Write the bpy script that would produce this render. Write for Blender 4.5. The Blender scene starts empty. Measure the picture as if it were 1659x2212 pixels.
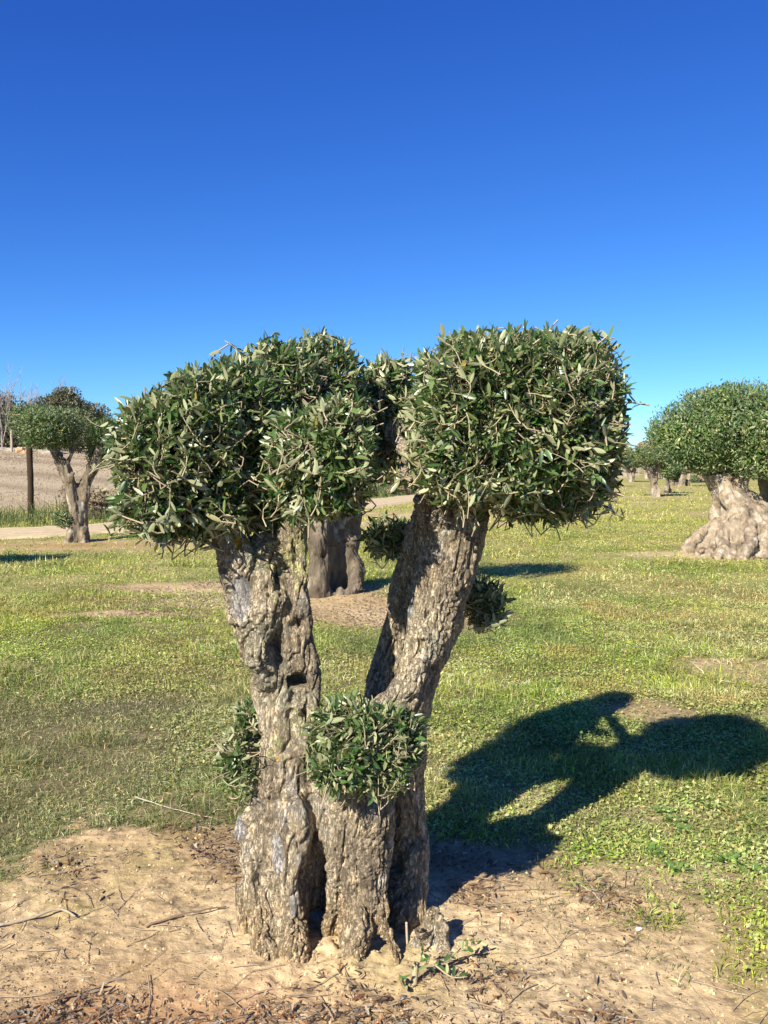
import bpy, math
import numpy as np
from mathutils import Vector, Matrix

SC = bpy.context.scene
COL = SC.collection
R = math.radians
rng = np.random.default_rng(7)

# ------------------------------------------------------------------ camera, sky, sun
F, CU, CV = 1884.0, 829.5, 1106.0          # focal length and centre on a 1659 x 2212 frame
EYE, PITCH = 1.6, R(3.07)
cam_d = bpy.data.cameras.new('camera'); cam = bpy.data.objects.new('camera', cam_d); COL.objects.link(cam)
cam.location = (0, 0, EYE); cam.rotation_euler = (R(90) - PITCH, 0, 0)
cam_d.sensor_fit = 'VERTICAL'; cam_d.sensor_height = 36.0; cam_d.lens = 36.0 * F / 2212.0
cam_d.clip_start = 0.05; cam_d.clip_end = 4000
SC.camera = cam

SUN_EL, SHADOW_AZ = R(35), R(55.5)           # shadows fall towards +X +Y
sx, sy = math.cos(SHADOW_AZ), math.sin(SHADOW_AZ)
to_sun = Vector((-sx * math.cos(SUN_EL), -sy * math.cos(SUN_EL), math.sin(SUN_EL)))
W = bpy.data.worlds.new("World"); SC.world = W; W.use_nodes = True
wn = W.node_tree; wn.nodes.clear()
sky = wn.nodes.new('ShaderNodeTexSky'); sky.sky_type = 'NISHITA'; sky.sun_disc = False
sky.sun_elevation = SUN_EL; sky.sun_rotation = math.atan2(to_sun.x, to_sun.y)
sky.altitude = 2000; sky.air_density = 1.0; sky.dust_density = 0.3; sky.ozone_density = 6.0
bg = wn.nodes.new('ShaderNodeBackground'); bg.inputs['Strength'].default_value = 0.064
wo = wn.nodes.new('ShaderNodeOutputWorld')
sep = wn.nodes.new('ShaderNodeSeparateColor'); cmb = wn.nodes.new('ShaderNodeCombineColor')
wn.links.new(sky.outputs[0], sep.inputs[0])
for k, (e_, g_) in enumerate([(1.50, .38), (1.28, .65), (.85, 1.75)]):      # the camera's deep-blue rendering of a clear sky
    pw = wn.nodes.new('ShaderNodeMath'); pw.operation = 'POWER'; pw.inputs[1].default_value = e_
    ml = wn.nodes.new('ShaderNodeMath'); ml.operation = 'MULTIPLY'; ml.inputs[1].default_value = g_
    wn.links.new(sep.outputs[k], pw.inputs[0]); wn.links.new(pw.outputs[0], ml.inputs[0]); wn.links.new(ml.outputs[0], cmb.inputs[k])
wn.links.new(cmb.outputs[0], bg.inputs[0]); wn.links.new(bg.outputs[0], wo.inputs[0])
sd = bpy.data.lights.new('sun', 'SUN'); sd.energy = 5.0; sd.angle = R(0.5); sd.color = (1.0, 0.93, 0.82)
so = bpy.data.objects.new('sun', sd); COL.objects.link(so)
so.rotation_euler = to_sun.to_track_quat('Z', 'Y').to_euler(); so.location = (-5, -5, 8)
SC.view_settings.view_transform = 'Standard'; SC.view_settings.look = 'None'
SC.view_settings.exposure = 0.95; SC.view_settings.gamma = 1.0; SC.view_settings.use_curve_mapping = False
SC.cycles.max_bounces = 6; SC.cycles.transparent_max_bounces = 4

# ------------------------------------------------------------------ helpers
def P(u, v, Y):
    """world point at depth Y seen at frame position (u, v)"""
    x = (u - CU) / F; z = (CV - v) / F
    c, s = math.cos(PITCH), math.sin(PITCH)
    dy = c + z * s; dz = -s + z * c
    k = Y / dy
    return np.array([x * k, Y, EYE + dz * k])

def _h(ix, iy, iz, seed):
    n = (ix * 374761393 + iy * 668265263 + iz * 2147483647 + seed * 1274126177) & 0xffffffff
    n = ((n ^ (n >> 13)) * 1274126177) & 0xffffffff
    n = ((n ^ (n >> 16)) * 2246822519) & 0xffffffff
    n = n ^ (n >> 15)
    return n.astype(np.float64) / 2147483647.5 - 1.0

def noise(p, seed=0):
    p = np.asarray(p, float)
    i = np.floor(p).astype(np.int64); f = p - i
    f = f * f * f * (f * (f * 6 - 15) + 10)
    out = 0
    for dx in (0, 1):
        wx = f[:, 0] if dx else 1 - f[:, 0]
        for dy in (0, 1):
            wy = f[:, 1] if dy else 1 - f[:, 1]
            for dz in (0, 1):
                wz = f[:, 2] if dz else 1 - f[:, 2]
                out = out + wx * wy * wz * _h(i[:, 0] + dx, i[:, 1] + dy, i[:, 2] + dz, seed)
    return out

def fbm(p, octs=3, seed=0, gain=.5):
    a, s, o = 1.0, 0, 0.0
    p = np.asarray(p, float)
    for k in range(octs):
        o = o + a * noise(p * 2.03 ** k, seed + 17 * k); s += a; a *= gain
    return o / s

def n2(x, y, f, octs=3, seed=0):
    return fbm(np.stack([x * f, y * f, np.full_like(x, 3.7 + seed)], 1), octs, seed)

def sstep(a, b, x):
    t = np.clip((x - a) / (b - a), 0, 1); return t * t * (3 - 2 * t)

def unit(v):
    return v / np.maximum(np.linalg.norm(v, axis=-1, keepdims=True), 1e-9)

def make_mesh(name, verts, faces, col=None, smooth=True):
    """faces: list of (n,k) index arrays; col: per-vertex rgb"""
    me = bpy.data.meshes.new(name)
    verts = np.asarray(verts, np.float32)
    if not isinstance(faces, list): faces = [faces]
    faces = [np.asarray(f, np.int32) for f in faces if len(f)]
    loops = np.concatenate([f.ravel() for f in faces])
    tot = np.concatenate([np.full(len(f), f.shape[1], np.int32) for f in faces])
    start = np.concatenate([[0], np.cumsum(tot)[:-1]]).astype(np.int32)
    me.vertices.add(len(verts)); me.vertices.foreach_set('co', verts.ravel())
    me.loops.add(len(loops)); me.loops.foreach_set('vertex_index', loops)
    me.polygons.add(len(tot)); me.polygons.foreach_set('loop_start', start); me.polygons.foreach_set('loop_total', tot)
    me.polygons.foreach_set('use_smooth', np.full(len(tot), smooth, bool))
    me.update(calc_edges=True)
    if col is not None:
        at = me.attributes.new('tone', 'FLOAT_COLOR', 'POINT')
        c = np.ones((len(verts), 4), np.float32); c[:, :3] = col
        at.data.foreach_set('color', c.ravel())
    return me

def thing(name, label, cat, loc=(0, 0, 0), group=None):
    o = bpy.data.objects.new(name, None); COL.objects.link(o)
    o.location = Vector([float(a) for a in loc]); o.empty_display_size = .1
    o['label'] = label; o['category'] = cat
    if group: o['group'] = group
    return o

def part(name, verts, faces, mat, parent=None, col=None, smooth=True, base=None):
    v = np.array(verts, float)
    if base is None: base = np.array(parent.location) if parent is not None else np.zeros(3)
    v = v - np.asarray(base)
    o = bpy.data.objects.new(name, make_mesh(name, v, faces, col, smooth)); COL.objects.link(o)
    o.data.materials.append(mat)
    if parent is not None: o.parent = parent
    else: o.location = Vector([float(a) for a in base])
    return o

def single(name, label, cat, verts, faces, mat, col=None, smooth=True, group=None, base=(0, 0, 0)):
    o = part(name, verts, faces, mat, None, col, smooth, base)
    o['label'] = label; o['category'] = cat
    if group: o['group'] = group
    return o

class Geo:
    def __init__(s): s.v = []; s.f = {}; s.c = []; s.n = 0
    def add(s, v, faces, c=None):
        v = np.asarray(v, float)
        for f in (faces if isinstance(faces, list) else [faces]):
            f = np.asarray(f)
            if len(f): s.f.setdefault(f.shape[1], []).append(f + s.n)
        s.v.append(v); s.n += len(v)
        s.c.append(np.broadcast_to(np.asarray((1, 1, 1) if c is None else c, float), (len(v), 3)))
    def get(s):
        return np.concatenate(s.v), [np.concatenate(a) for a in s.f.values()], np.concatenate(s.c)

def spline(pts, n):
    pts = np.asarray(pts, float)
    if len(pts) == 2:
        t = np.linspace(0, 1, n)[:, None]; return pts[0] * (1 - t) + pts[1] * t
    q = np.vstack([2 * pts[0] - pts[1], pts, 2 * pts[-1] - pts[-2]])
    t = np.linspace(0, len(pts) - 1 - 1e-6, n); i = t.astype(int); f = (t - i)[:, None]
    a, b, c, d = q[i], q[i + 1], q[i + 2], q[i + 3]
    return .5 * (2 * b + (c - a) * f + (2 * a - 5 * b + 4 * c - d) * f ** 2 + (3 * b - a - 3 * c + d) * f ** 3)

def tube(path, rad, k=12, flat=1.0):
    """closed tube along path (n,3) with radii (n,)"""
    path = np.asarray(path, float); rad = np.asarray(rad, float); n = len(path)
    tg = unit(np.gradient(path, axis=0))
    ref = np.array([0, 1, 0.0])
    if abs(tg.mean(0) @ ref) > .85 * np.linalg.norm(tg.mean(0)): ref = np.array([1.0, 0, 0])
    a = unit(np.cross(tg, ref)); b = np.cross(a, tg)
    th = np.linspace(0, 2 * np.pi, k, endpoint=False)
    ring = a[:, None] * np.cos(th)[None, :, None] + b[:, None] * np.sin(th)[None, :, None] * flat
    v = (path[:, None] + ring * rad[:, None, None]).reshape(-1, 3)
    i = np.arange(n - 1)[:, None] * k; j = np.arange(k)[None]; j2 = (j + 1) % k
    q = np.stack([i + j, i + j2, i + k + j2, i + k + j], -1).reshape(-1, 4)
    v = np.vstack([v, path[0], path[-1]])
    j = np.arange(k); j2 = (j + 1) % k
    t = np.vstack([np.stack([np.full(k, n * k), j2, j], 1), np.stack([np.full(k, n * k + 1), (n - 1) * k + j, (n - 1) * k + j2], 1)])
    return v, [q, t]

def many_tubes(paths, rads, k=4):
    """paths (m,n,3), rads (m,n): open thin tubes built at once"""
    m, n, _ = paths.shape
    tg = unit(np.gradient(paths, axis=1))
    ref = np.where(np.abs(tg[:, :1, 2:3]) > .8, np.array([1.0, 0, 0]), np.array([0, 0, 1.0]))
    a = unit(np.cross(tg, np.broadcast_to(ref, tg.shape))); b = np.cross(a, tg)
    th = np.linspace(0, 2 * np.pi, k, endpoint=False)
    v = paths[:, :, None] + (a[:, :, None] * np.cos(th)[:, None] + b[:, :, None] * np.sin(th)[:, None]) * rads[:, :, None, None]
    base = (np.arange(m) * n * k)[:, None, None]; i = (np.arange(n - 1) * k)[None, :, None]; j = np.arange(k)[None, None]
    j2 = (j + 1) % k
    q = np.stack([base + i + j, base + i + j2, base + i + k + j2, base + i + k + j], -1).reshape(-1, 4)
    return v.reshape(-1, 3), q

# ------------------------------------------------------------------ materials
def mat_new(name):
    m = bpy.data.materials.new(name); m.use_nodes = True
    nt = m.node_tree; b = nt.nodes['Principled BSDF']; o = nt.nodes['Material Output']
    return m, nt, b, o

def N(nt, t, **kw):
    n = nt.nodes.new(t)
    for k, v in kw.items():
        if k in n.inputs: n.inputs[k].default_value = v
        else: setattr(n, k, v)
    return n

def tone_mat(name, rough=.9, spec=.2, scale=60, var=.35, bump=.4, bdist=.004, stretch=(1, 1, 1), scale2=None, crack=0):
    """colour from the 'tone' attribute, broken up by noise, with bump"""
    m, nt, b, o = mat_new(name); L = nt.links.new
    at = N(nt, 'ShaderNodeAttribute', attribute_name='tone')
    tc = N(nt, 'ShaderNodeTexCoord'); mp = N(nt, 'ShaderNodeMapping'); mp.inputs['Scale'].default_value = stretch
    L(tc.outputs['Object'], mp.inputs[0])
    nz = N(nt, 'ShaderNodeTexNoise', Scale=scale, Detail=6.0, Roughness=.65); L(mp.outputs[0], nz.inputs[0])
    mr = N(nt, 'ShaderNodeMapRange'); mr.inputs[1].default_value = .3; mr.inputs[2].default_value = .7
    mr.inputs[3].default_value = 1 - var; mr.inputs[4].default_value = 1 + var
    L(nz.outputs[0], mr.inputs[0])
    mx = N(nt, 'ShaderNodeMix', data_type='RGBA', blend_type='MULTIPLY'); mx.inputs[0].default_value = 1
    L(at.outputs['Color'], mx.inputs[6]); L(mr.outputs[0], mx.inputs[7]); L(mx.outputs[2], b.inputs['Base Color'])
    b.inputs['Roughness'].default_value = rough; b.inputs['Specular IOR Level'].default_value = spec
    hgt = nz.outputs[0]
    if crack:
        vo = N(nt, 'ShaderNodeTexVoronoi', feature='DISTANCE_TO_EDGE', Scale=crack)
        ad = N(nt, 'ShaderNodeMix', data_type='VECTOR'); ad.inputs[0].default_value = .06
        L(mp.outputs[0], ad.inputs[4]); L(nz.outputs[1], ad.inputs[5]); L(ad.outputs[1], vo.inputs[0])
        r2 = N(nt, 'ShaderNodeMapRange'); r2.inputs[2].default_value = .12; L(vo.outputs[0], r2.inputs[0])
        ma = N(nt, 'ShaderNodeMath', operation='MULTIPLY_ADD'); ma.inputs[1].default_value = .5
        L(r2.outputs[0], ma.inputs[0]); L(nz.outputs[0], ma.inputs[2]); hgt = ma.outputs[0]
    bp = N(nt, 'ShaderNodeBump', Strength=bump, Distance=bdist); L(hgt, bp.inputs['Height']); L(bp.outputs[0], b.inputs['Normal'])
    return m

def leaf_mat(name, back, rough=.38, trans=.22, spec=.5, tgreen=(1.2, 1.5, .5)):
    """tone on the upper side, a pale felted underside, light passing through"""
    m, nt, b, o = mat_new(name); L = nt.links.new
    at = N(nt, 'ShaderNodeAttribute', attribute_name='tone'); ge = N(nt, 'ShaderNodeNewGeometry')
    mx = N(nt, 'ShaderNodeMix', data_type='RGBA')
    L(ge.outputs['Backfacing'], mx.inputs[0]); L(at.outputs['Color'], mx.inputs[6])
    mb = N(nt, 'ShaderNodeMix', data_type='RGBA'); mb.inputs[0].default_value = .72
    mb.inputs[7].default_value = (*back, 1); L(at.outputs['Color'], mb.inputs[6]); L(mb.outputs[2], mx.inputs[7])
    L(mx.outputs[2], b.inputs['Base Color'])
    b.inputs['Roughness'].default_value = rough; b.inputs['Specular IOR Level'].default_value = spec
    tr = N(nt, 'ShaderNodeBsdfTranslucent'); tm = N(nt, 'ShaderNodeMix', data_type='RGBA', blend_type='MULTIPLY')
    tm.inputs[0].default_value = 1; tm.inputs[7].default_value = (*tgreen, 1); L(at.outputs['Color'], tm.inputs[6]); L(tm.outputs[2], tr.inputs[0])
    ms = N(nt, 'ShaderNodeMixShader'); ms.inputs[0].default_value = trans
    L(b.outputs[0], ms.inputs[1]); L(tr.outputs[0], ms.inputs[2]); L(ms.outputs[0], o.inputs[0])
    return m

M_BARK = tone_mat('olive_bark', .92, .15, 70, .5, 1.0, .012, (1, 1, .4), crack=55)
M_BARKFAR = tone_mat('far_bark', .95, .1, 9, .45, .9, .05, (1, 1, .3))
M_TWIG = tone_mat('twig_bark', .8, .2, 200, .2, .2, .001)
M_LEAF = leaf_mat('olive_leaf', (.46, .46, .255), .34, .2, .5)
M_LEAFFAR = leaf_mat('far_leaf', (.30, .31, .19), .5, .2)
M_GRASS = leaf_mat('grass', (.12, .16, .05), .55, .35, .3, (1.2, 1.4, .5))
M_DRY = leaf_mat('dry_leaf', (.42, .34, .23), .7, .15, .2, (1.1, 1, .8))
M_WOOD = tone_mat('weathered_wood', .9, .1, 12, .3, .5, .01, (1, 1, .15))
M_STONE = tone_mat('stone', .9, .2, 4, .3, .8, .05)
M_SHELL = tone_mat('shell', .4, .4, 100, .1, .1, .001)

# ------------------------------------------------------------------ the ground
def terrain(x, y):
    d = -.904 * (x + 8.7) + .426 * (y - 19.7)
    e = np.maximum(d - 2.5, 0); e = np.where(e < 4, e * e / 8, e - 2)
    z = .105 * 42 * (1 - np.exp(-e / 42 * 1.25))
    z = z + .008 * np.maximum(y - 75, 0) * sstep(75, 110, y)
    z = z + .05 * n2(x, y, .22, 2, 5) * sstep(4.5, 9, np.hypot(x, y - 2.5))
    r = np.hypot((x + .12) * .9, (y - 2.98))
    z = z - .012 * np.exp(-(r / .42) ** 2)
    r2 = np.hypot(x + .55, y - 10.7); z = z + .05 * np.exp(-(r2 / .9) ** 2)
    return z

PATH = spline([(-34, 6), (-17, 16), (-9.2, 19.6), (-6.4, 22.4), (-3.6, 27.8), (.4, 39.3), (8, 58), (20, 86), (34, 120)], 160)
def path_dist(x, y):
    out = np.full(x.shape, 1e9)
    for i in range(0, 160, 2):
        out = np.minimum(out, (x - PATH[i, 0]) ** 2 + (y - PATH[i, 1]) ** 2)
    return np.sqrt(out)

def dirt_mask(x, y):
    """1 on bare soil, 0 where things grow"""
    w = .28 * n2(x, y, 1.5, 3, 11) + .12 * n2(x, y, 6, 2, 12)
    w2 = .22 * n2(x, y, 4.5, 3, 13) + .16 * n2(x, y, 15, 2, 14)
    r = np.hypot((x + .35) / np.where(x > 0, 1.85, 1.5), (y - 2.35) / np.where(x > 0, 1.65, 1.85))
    sf = .36 * sstep(.2, .8, x)
    m = 1 - sstep(.90 - sf, 1.12 + sf * .5, r + w * (.9 + 2 * sf) + w2 * .5)
    m = m * (1 - .75 * np.exp(-(((x - 1.35) / .5) ** 2 + ((y - 3.75) / .45) ** 2)))
    def el(cx, cy, rx, ry, k=1.0, soft=.35):
        q = np.hypot((x - cx) / rx, (y - cy) / ry) + w * 1.1 + w2
        return k * (1 - sstep(1 - soft, 1 + soft, q))
    for a in [(-1.2, 9.9, 2.15, 1.35, .62), (-.6, 10.0, .9, .8, .95), (-2.75, 9.2, .8, .3, .9), (-2.6, 11.2, 1.2, .5, 1.0), (.0, 9.2, 1.0, .8, .9), (-6.0, 17.3, 4.2, 1.4, .75, .5), (2.75, 6.7, .5, .55, .7),
              (7.2, 15.4, 3.4, .8, .8), (2.6, 5.4, .35, .25, .5), (1.75, 5.6, .35, .3, .7), (14, 44, 3.5, 2.4, .5), (3.2, 9.5, .9, .35, .45), (.55, 4.15, .5, .4, .45, .6),
              (.5, 28, 3.5, 2.2, .7), (1.2, 24, 2.6, 1.3, .8), (18, 60, 8, 8, .3), (1.35, 3.9, .3, .18, .4), (-4.4, 6.3, .5, .2, .4)]:
        m = np.maximum(m, el(*a))
    bare = (.2 + .2 * sstep(0, 1, x) + .35 * sstep(6, 14, y)) * sstep(.25, .6, n2(x, y, .45, 3, 21)) + .3 * sstep(.3, .6, n2(x, y, 2.2, 2, 22))
    m = np.maximum(m, bare * .75)
    return np.clip(m, 0, 1)

def field_mask(x, y):
    d = -.904 * (x + 8.7) + .426 * (y - 19.7)
    return sstep(4.8, 7.5, d + .8 * n2(x, y, .5, 2, 31))

def grow(a0, step, ratio, end):
    out = [a0]
    while abs(out[-1] - a0) < abs(end - a0):
        out.append(out[-1] + step); step *= ratio
    return np.array(out[1:])

xs = np.arange(-1.6, 1.6001, .01)
xs = np.concatenate([grow(-1.6, -.01, 1.032, -900)[::-1], xs, grow(1.6, .01, 1.032, 900)])
ys = np.arange(2.35, 4.1001, .01)
ys = np.concatenate([grow(2.35, -.011, 1.09, -60)[::-1], ys, grow(4.1, .01, 1.024, 1500)])
gx, gy = np.meshgrid(xs, ys); gx = gx.ravel(); gy = gy.ravel()
gz = terrain(gx, gy); dm = dirt_mask(gx, gy); fm = field_mask(gx, gy)
near = 1 - sstep(4.5, 8, np.hypot(gx, gy - 2.5))
nr = near > 0
fine = np.zeros_like(gx)
xx, yy = gx[nr], gy[nr]
clod = np.maximum(n2(xx, yy, 28, 2, 41), 0) ** 1.3 * .009 + n2(xx, yy, 7, 2, 42) * .010 + n2(xx, yy, 62, 2, 43) * .0045
lump = np.exp(-((xx + .12) ** 2 / .09 + (yy - 2.72) ** 2 / .03))
clod += lump * (.004 + .032 * n2(xx, yy, 16, 3, 44))
fine[nr] = clod
gz = gz + fine * near * (.35 + .65 * dm)
# a mound of loose soil between the roots
for (u, v, hgt, rad) in [(705, 2075, .032, .045), (735, 2100, .022, .05), (803, 2085, .035, .018), (722, 2055, .028, .04)]:
    yv = F * EYE / (v - 1005); c = P(u, v, yv); r2 = ((gx - c[0]) ** 2 + (gy - yv) ** 2) / rad ** 2
    s = r2 < 9
    gz[s] += np.exp(-r2[s]) * hgt * (.75 + .7 * n2(gx[s], gy[s], 35, 3, 47))
sand = np.array([.435, .315, .165]); pale = np.array([.57, .435, .25]); red = np.array([.36, .185, .085]); brown = np.array([.24, .155, .085])
c = sand + (pale - sand) * sstep(-.1, .5, n2(gx, gy, 1.1, 3, 51))[:, None]
litter = sstep(.1, .5, n2(gx, gy, 1.7, 3, 52) + .5 * sstep(2.65, 2.3, gy) * sstep(.9, -.2, gx) + .3 * n2(gx, gy, 6, 2, 99))
c = c + (np.array([.33, .235, .13]) - c) * (.55 * sstep(2.9, 2.35, gy) * sstep(-.5, .4, n2(gx, gy, 3, 3, 58)))[:, None]
spk = sstep(.28, .45, n2(gx, gy, 26, 2, 59)) * near
c = c * (1 - .38 * spk)[:, None]
c = c + (brown - c) * (.7 * litter * sstep(8, 3, gy))[:, None]
rd = np.exp(-(((gx + .5) / .5) ** 2 + ((gy - 2.38) / .3) ** 2)) * .7 + .8 * np.exp(-(((gx + 6) / 1.6) ** 2 + ((gy - 17.4) / .8) ** 2))
c = c + (red - c) * np.clip(rd, 0, 1)[:, None]
moss = sstep(.1, .5, n2(gx, gy, 2.6, 3, 53)) * .35
c = c + (np.array([.25, .21, .06]) - c) * moss[:, None]
g1 = np.array([.17, .175, .05]); g2 = np.array([.32, .275, .10]); g3 = np.array([.42, .33, .15])
t = sstep(-.4, .4, n2(gx, gy, .9, 4, 54))[:, None]
gr = g1 * (1 - t) + g2 * t
t2 = (sstep(.0, .5, n2(gx, gy, .35, 4, 55)) * .8)[:, None]
lw_ = (sstep(-.1, -.5, gx) * sstep(7.5, 6, gy) * sstep(3, 4, gy))[:, None]; t2 = t2 * (1 - .8 * lw_)
gr = gr * (1 - t2) + g3 * t2; gr = gr * (1 - .6 * lw_) + np.array([.13, .14, .06]) * .6 * lw_
farg = sstep(10, 35, gy)[:, None]
gr = gr * (1 - .5 * farg) + np.array([.36, .33, .10]) * .5 * farg
soil = np.array([.085, .07, .04]) * (1 + .5 * n2(gx, gy, 5, 2, 57))[:, None]; ns_ = (sstep(13, 7, gy) * .78)[:, None]
gr = gr * (1 - ns_) + soil * ns_
c = gr + (c - gr) * dm[:, None]
t = sstep(-.4, .4, fbm(np.stack([gx * .06, gy * .45, 0 * gx], 1), 4, 56))[:, None]
fd = np.array([.29, .22, .135]) * (1 - t) + np.array([.42, .34, .215]) * t
c = c + (fd - c) * fm[:, None]
nx_, ny_ = len(xs), len(ys)
ii = (np.arange(ny_ - 1)[:, None] * nx_ + np.arange(nx_ - 1)[None]).ravel()
gf = np.stack([ii, ii + 1, ii + nx_ + 1, ii + nx_], 1)
M_GROUND = tone_mat('soil_and_turf', .95, .1, 14, .34, .8, .02)
ground = part('ground', np.stack([gx, gy, gz], 1), gf, M_GROUND, None, c)
ground['kind'] = 'structure'

# sandy path: a shallow ribbon lying on the ground
tg = unit(np.gradient(PATH, axis=0)); nrm = np.stack([-tg[:, 1], tg[:, 0]], 1)
offs = np.linspace(-1.5, 1.5, 15); pv = []; pc = []
wig = np.stack([noise(np.stack([np.arange(160) * .5, np.full(160, s), np.zeros(160)], 1), 3) * .25 for s in (0, 9)], 1)
for k, o in enumerate(offs):
    oo = o + np.where(o < 0, wig[:, 0], wig[:, 1]) * abs(o) / 1.5
    q = PATH + nrm * oo[:, None]
    lift = .05 if abs(o) < 1.45 else -.05
    z = terrain(q[:, 0], q[:, 1]) + lift - .012 * (np.abs(np.abs(o) - .65) < .25)
    pv.append(np.column_stack([q, z]))
    pc.append(np.broadcast_to(np.array([.53, .42, .25]) * (1 - .06 * (k % 3)), (160, 3)))
pv = np.stack(pv, 1).reshape(-1, 3); pc = np.stack(pc, 1).reshape(-1, 3)
ii = (np.arange(159)[:, None] * 15 + np.arange(14)[None]).ravel()
o = part('path', pv, np.stack([ii, ii + 1, ii + 16, ii + 15], 1), tone_mat('path_sand', .95, .1, 6, .18, .5, .02), None, pc)
o['kind'] = 'structure'

# ------------------------------------------------------------------ leaves, twigs, crowns
_t = np.array([.0, .22, .5, .8, 1.0]); _w = np.array([.10, .78, 1.0, .72, .0])
def leaf_template():
    v = [(0, 0, 0)]
    for t_, w_ in zip(_t[1:4], _w[1:4]):
        v += [(-w_ * .5, t_, .14 * w_), (0, t_, 0), (w_ * .5, t_, .14 * w_)]
    v.append((0, 1, 0))
    q = []; tr = [(0, 2, 1), (0, 3, 2)]
    for k in (1, 4): q += [(k, k + 1, k + 4, k + 3), (k + 1, k + 2, k + 5, k + 4)]
    tr += [(7, 8, 10), (8, 9, 10)]
    return np.array(v, float), np.array(q), np.array(tr)
LV, LQ, LT = leaf_template()
KV = np.array([(0, 0, 0), (.5, .45, .06), (0, 1, 0), (-.5, .45, .06)], float); KQ = np.array([(0, 1, 2, 3)])

def leaves(pos, dirs, nrms, length, width, tone, fine=True, bend=None, r=rng):
    """many leaves: returns verts, faces, colours"""
    m = len(pos)
    d = unit(dirs); s = unit(np.cross(d, nrms)); n = np.cross(s, d)
    V = LV if fine else KV
    b = np.zeros(m) if bend is None else bend
    x = V[None, :, 0] * width[:, None]; y = V[None, :, 1] * length[:, None]
    z = V[None, :, 2] * width[:, None] - (V[None, :, 1] ** 2) * (b * length)[:, None]
    v = pos[:, None] + s[:, None] * x[..., None] + d[:, None] * y[..., None] + n[:, None] * z[..., None]
    k = len(V); off = (np.arange(m) * k)[:, None, None]
    if fine: f = [(LQ[None] + off).reshape(-1, 4), (LT[None] + off).reshape(-1, 3)]
    else: f = [(KQ[None] + off).reshape(-1, 4)]
    return v.reshape(-1, 3), f, np.repeat(tone, k, axis=0)

OLIVE = np.array([(.034, .074, .019), (.060, .112, .029), (.098, .146, .045), (.165, .195, .074), (.28, .285, .135)])
def olive_tones(m, r, boost=1.0):
    i = np.clip((r.beta(1.3, 2.3, m) * 5).astype(int), 0, 4)
    t = OLIVE[i] * r.uniform(.8, 1.3, (m, 1)) * boost * 1.12
    y = r.random(m) < .012
    t[y] = np.array([.26, .20, .05]) * r.uniform(.7, 1.2, (y.sum(), 1))
    return t

def lobes_px(specs, depth_scale=1.0):
    """(u, v, Y, ru px, rv px, ry m, exponent) -> centre, radii, exponent"""
    out = []
    for (u, v, Y, ru, rv, ry, e) in specs:
        out.append((P(u, v, Y), np.array([ru * Y / F, ry * depth_scale, rv * Y / F]), e))
    return out

def lobe_f(p, lob):
    c_, r_, e = lob
    return (np.abs((p - c_) / r_) ** e).sum(1) ** (1 / e)

def sample_shell(lob, n, r, lo=.82, hi=1.0, lump=.10, lf=5.0, power=.6):
    """points near the outer skin of a union of lobes, with their outward directions"""
    area = np.array([(l[1][0] * l[1][1] + l[1][1] * l[1][2] + l[1][0] * l[1][2]) for l in lob])
    ps, ns = [], []; got = 0
    while got < n:
        k = r.choice(len(lob), n * 2, p=area / area.sum())
        d = unit(r.normal(size=(n * 2, 3)))
        cc = np.array([l[0] for l in lob])[k]; rr = np.array([l[1] for l in lob])[k]; ee = np.array([l[2] for l in lob])[k][:, None]
        s = 1 / (np.abs(d) ** ee).sum(1, keepdims=True) ** (1 / ee)
        q = lo + (hi - lo) * r.random((n * 2, 1)) ** power
        w = d * s
        p = cc + rr * w * q
        p = cc + (p - cc) * (1 + lump * fbm(p * lf, 2, 77)[:, None])
        nn = unit(np.sign(w) * np.abs(w) ** (ee - 1) / rr)
        ok = np.ones(len(p), bool)
        for j, l in enumerate(lob):
            ok &= (k == j) | (lobe_f(p, l) > lo * .97)
        ps.append(p[ok]); ns.append(nn[ok]); got += ok.sum()
    p = np.concatenate(ps)[:n]; nn = np.concatenate(ns)[:n]
    return p, nn

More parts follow.
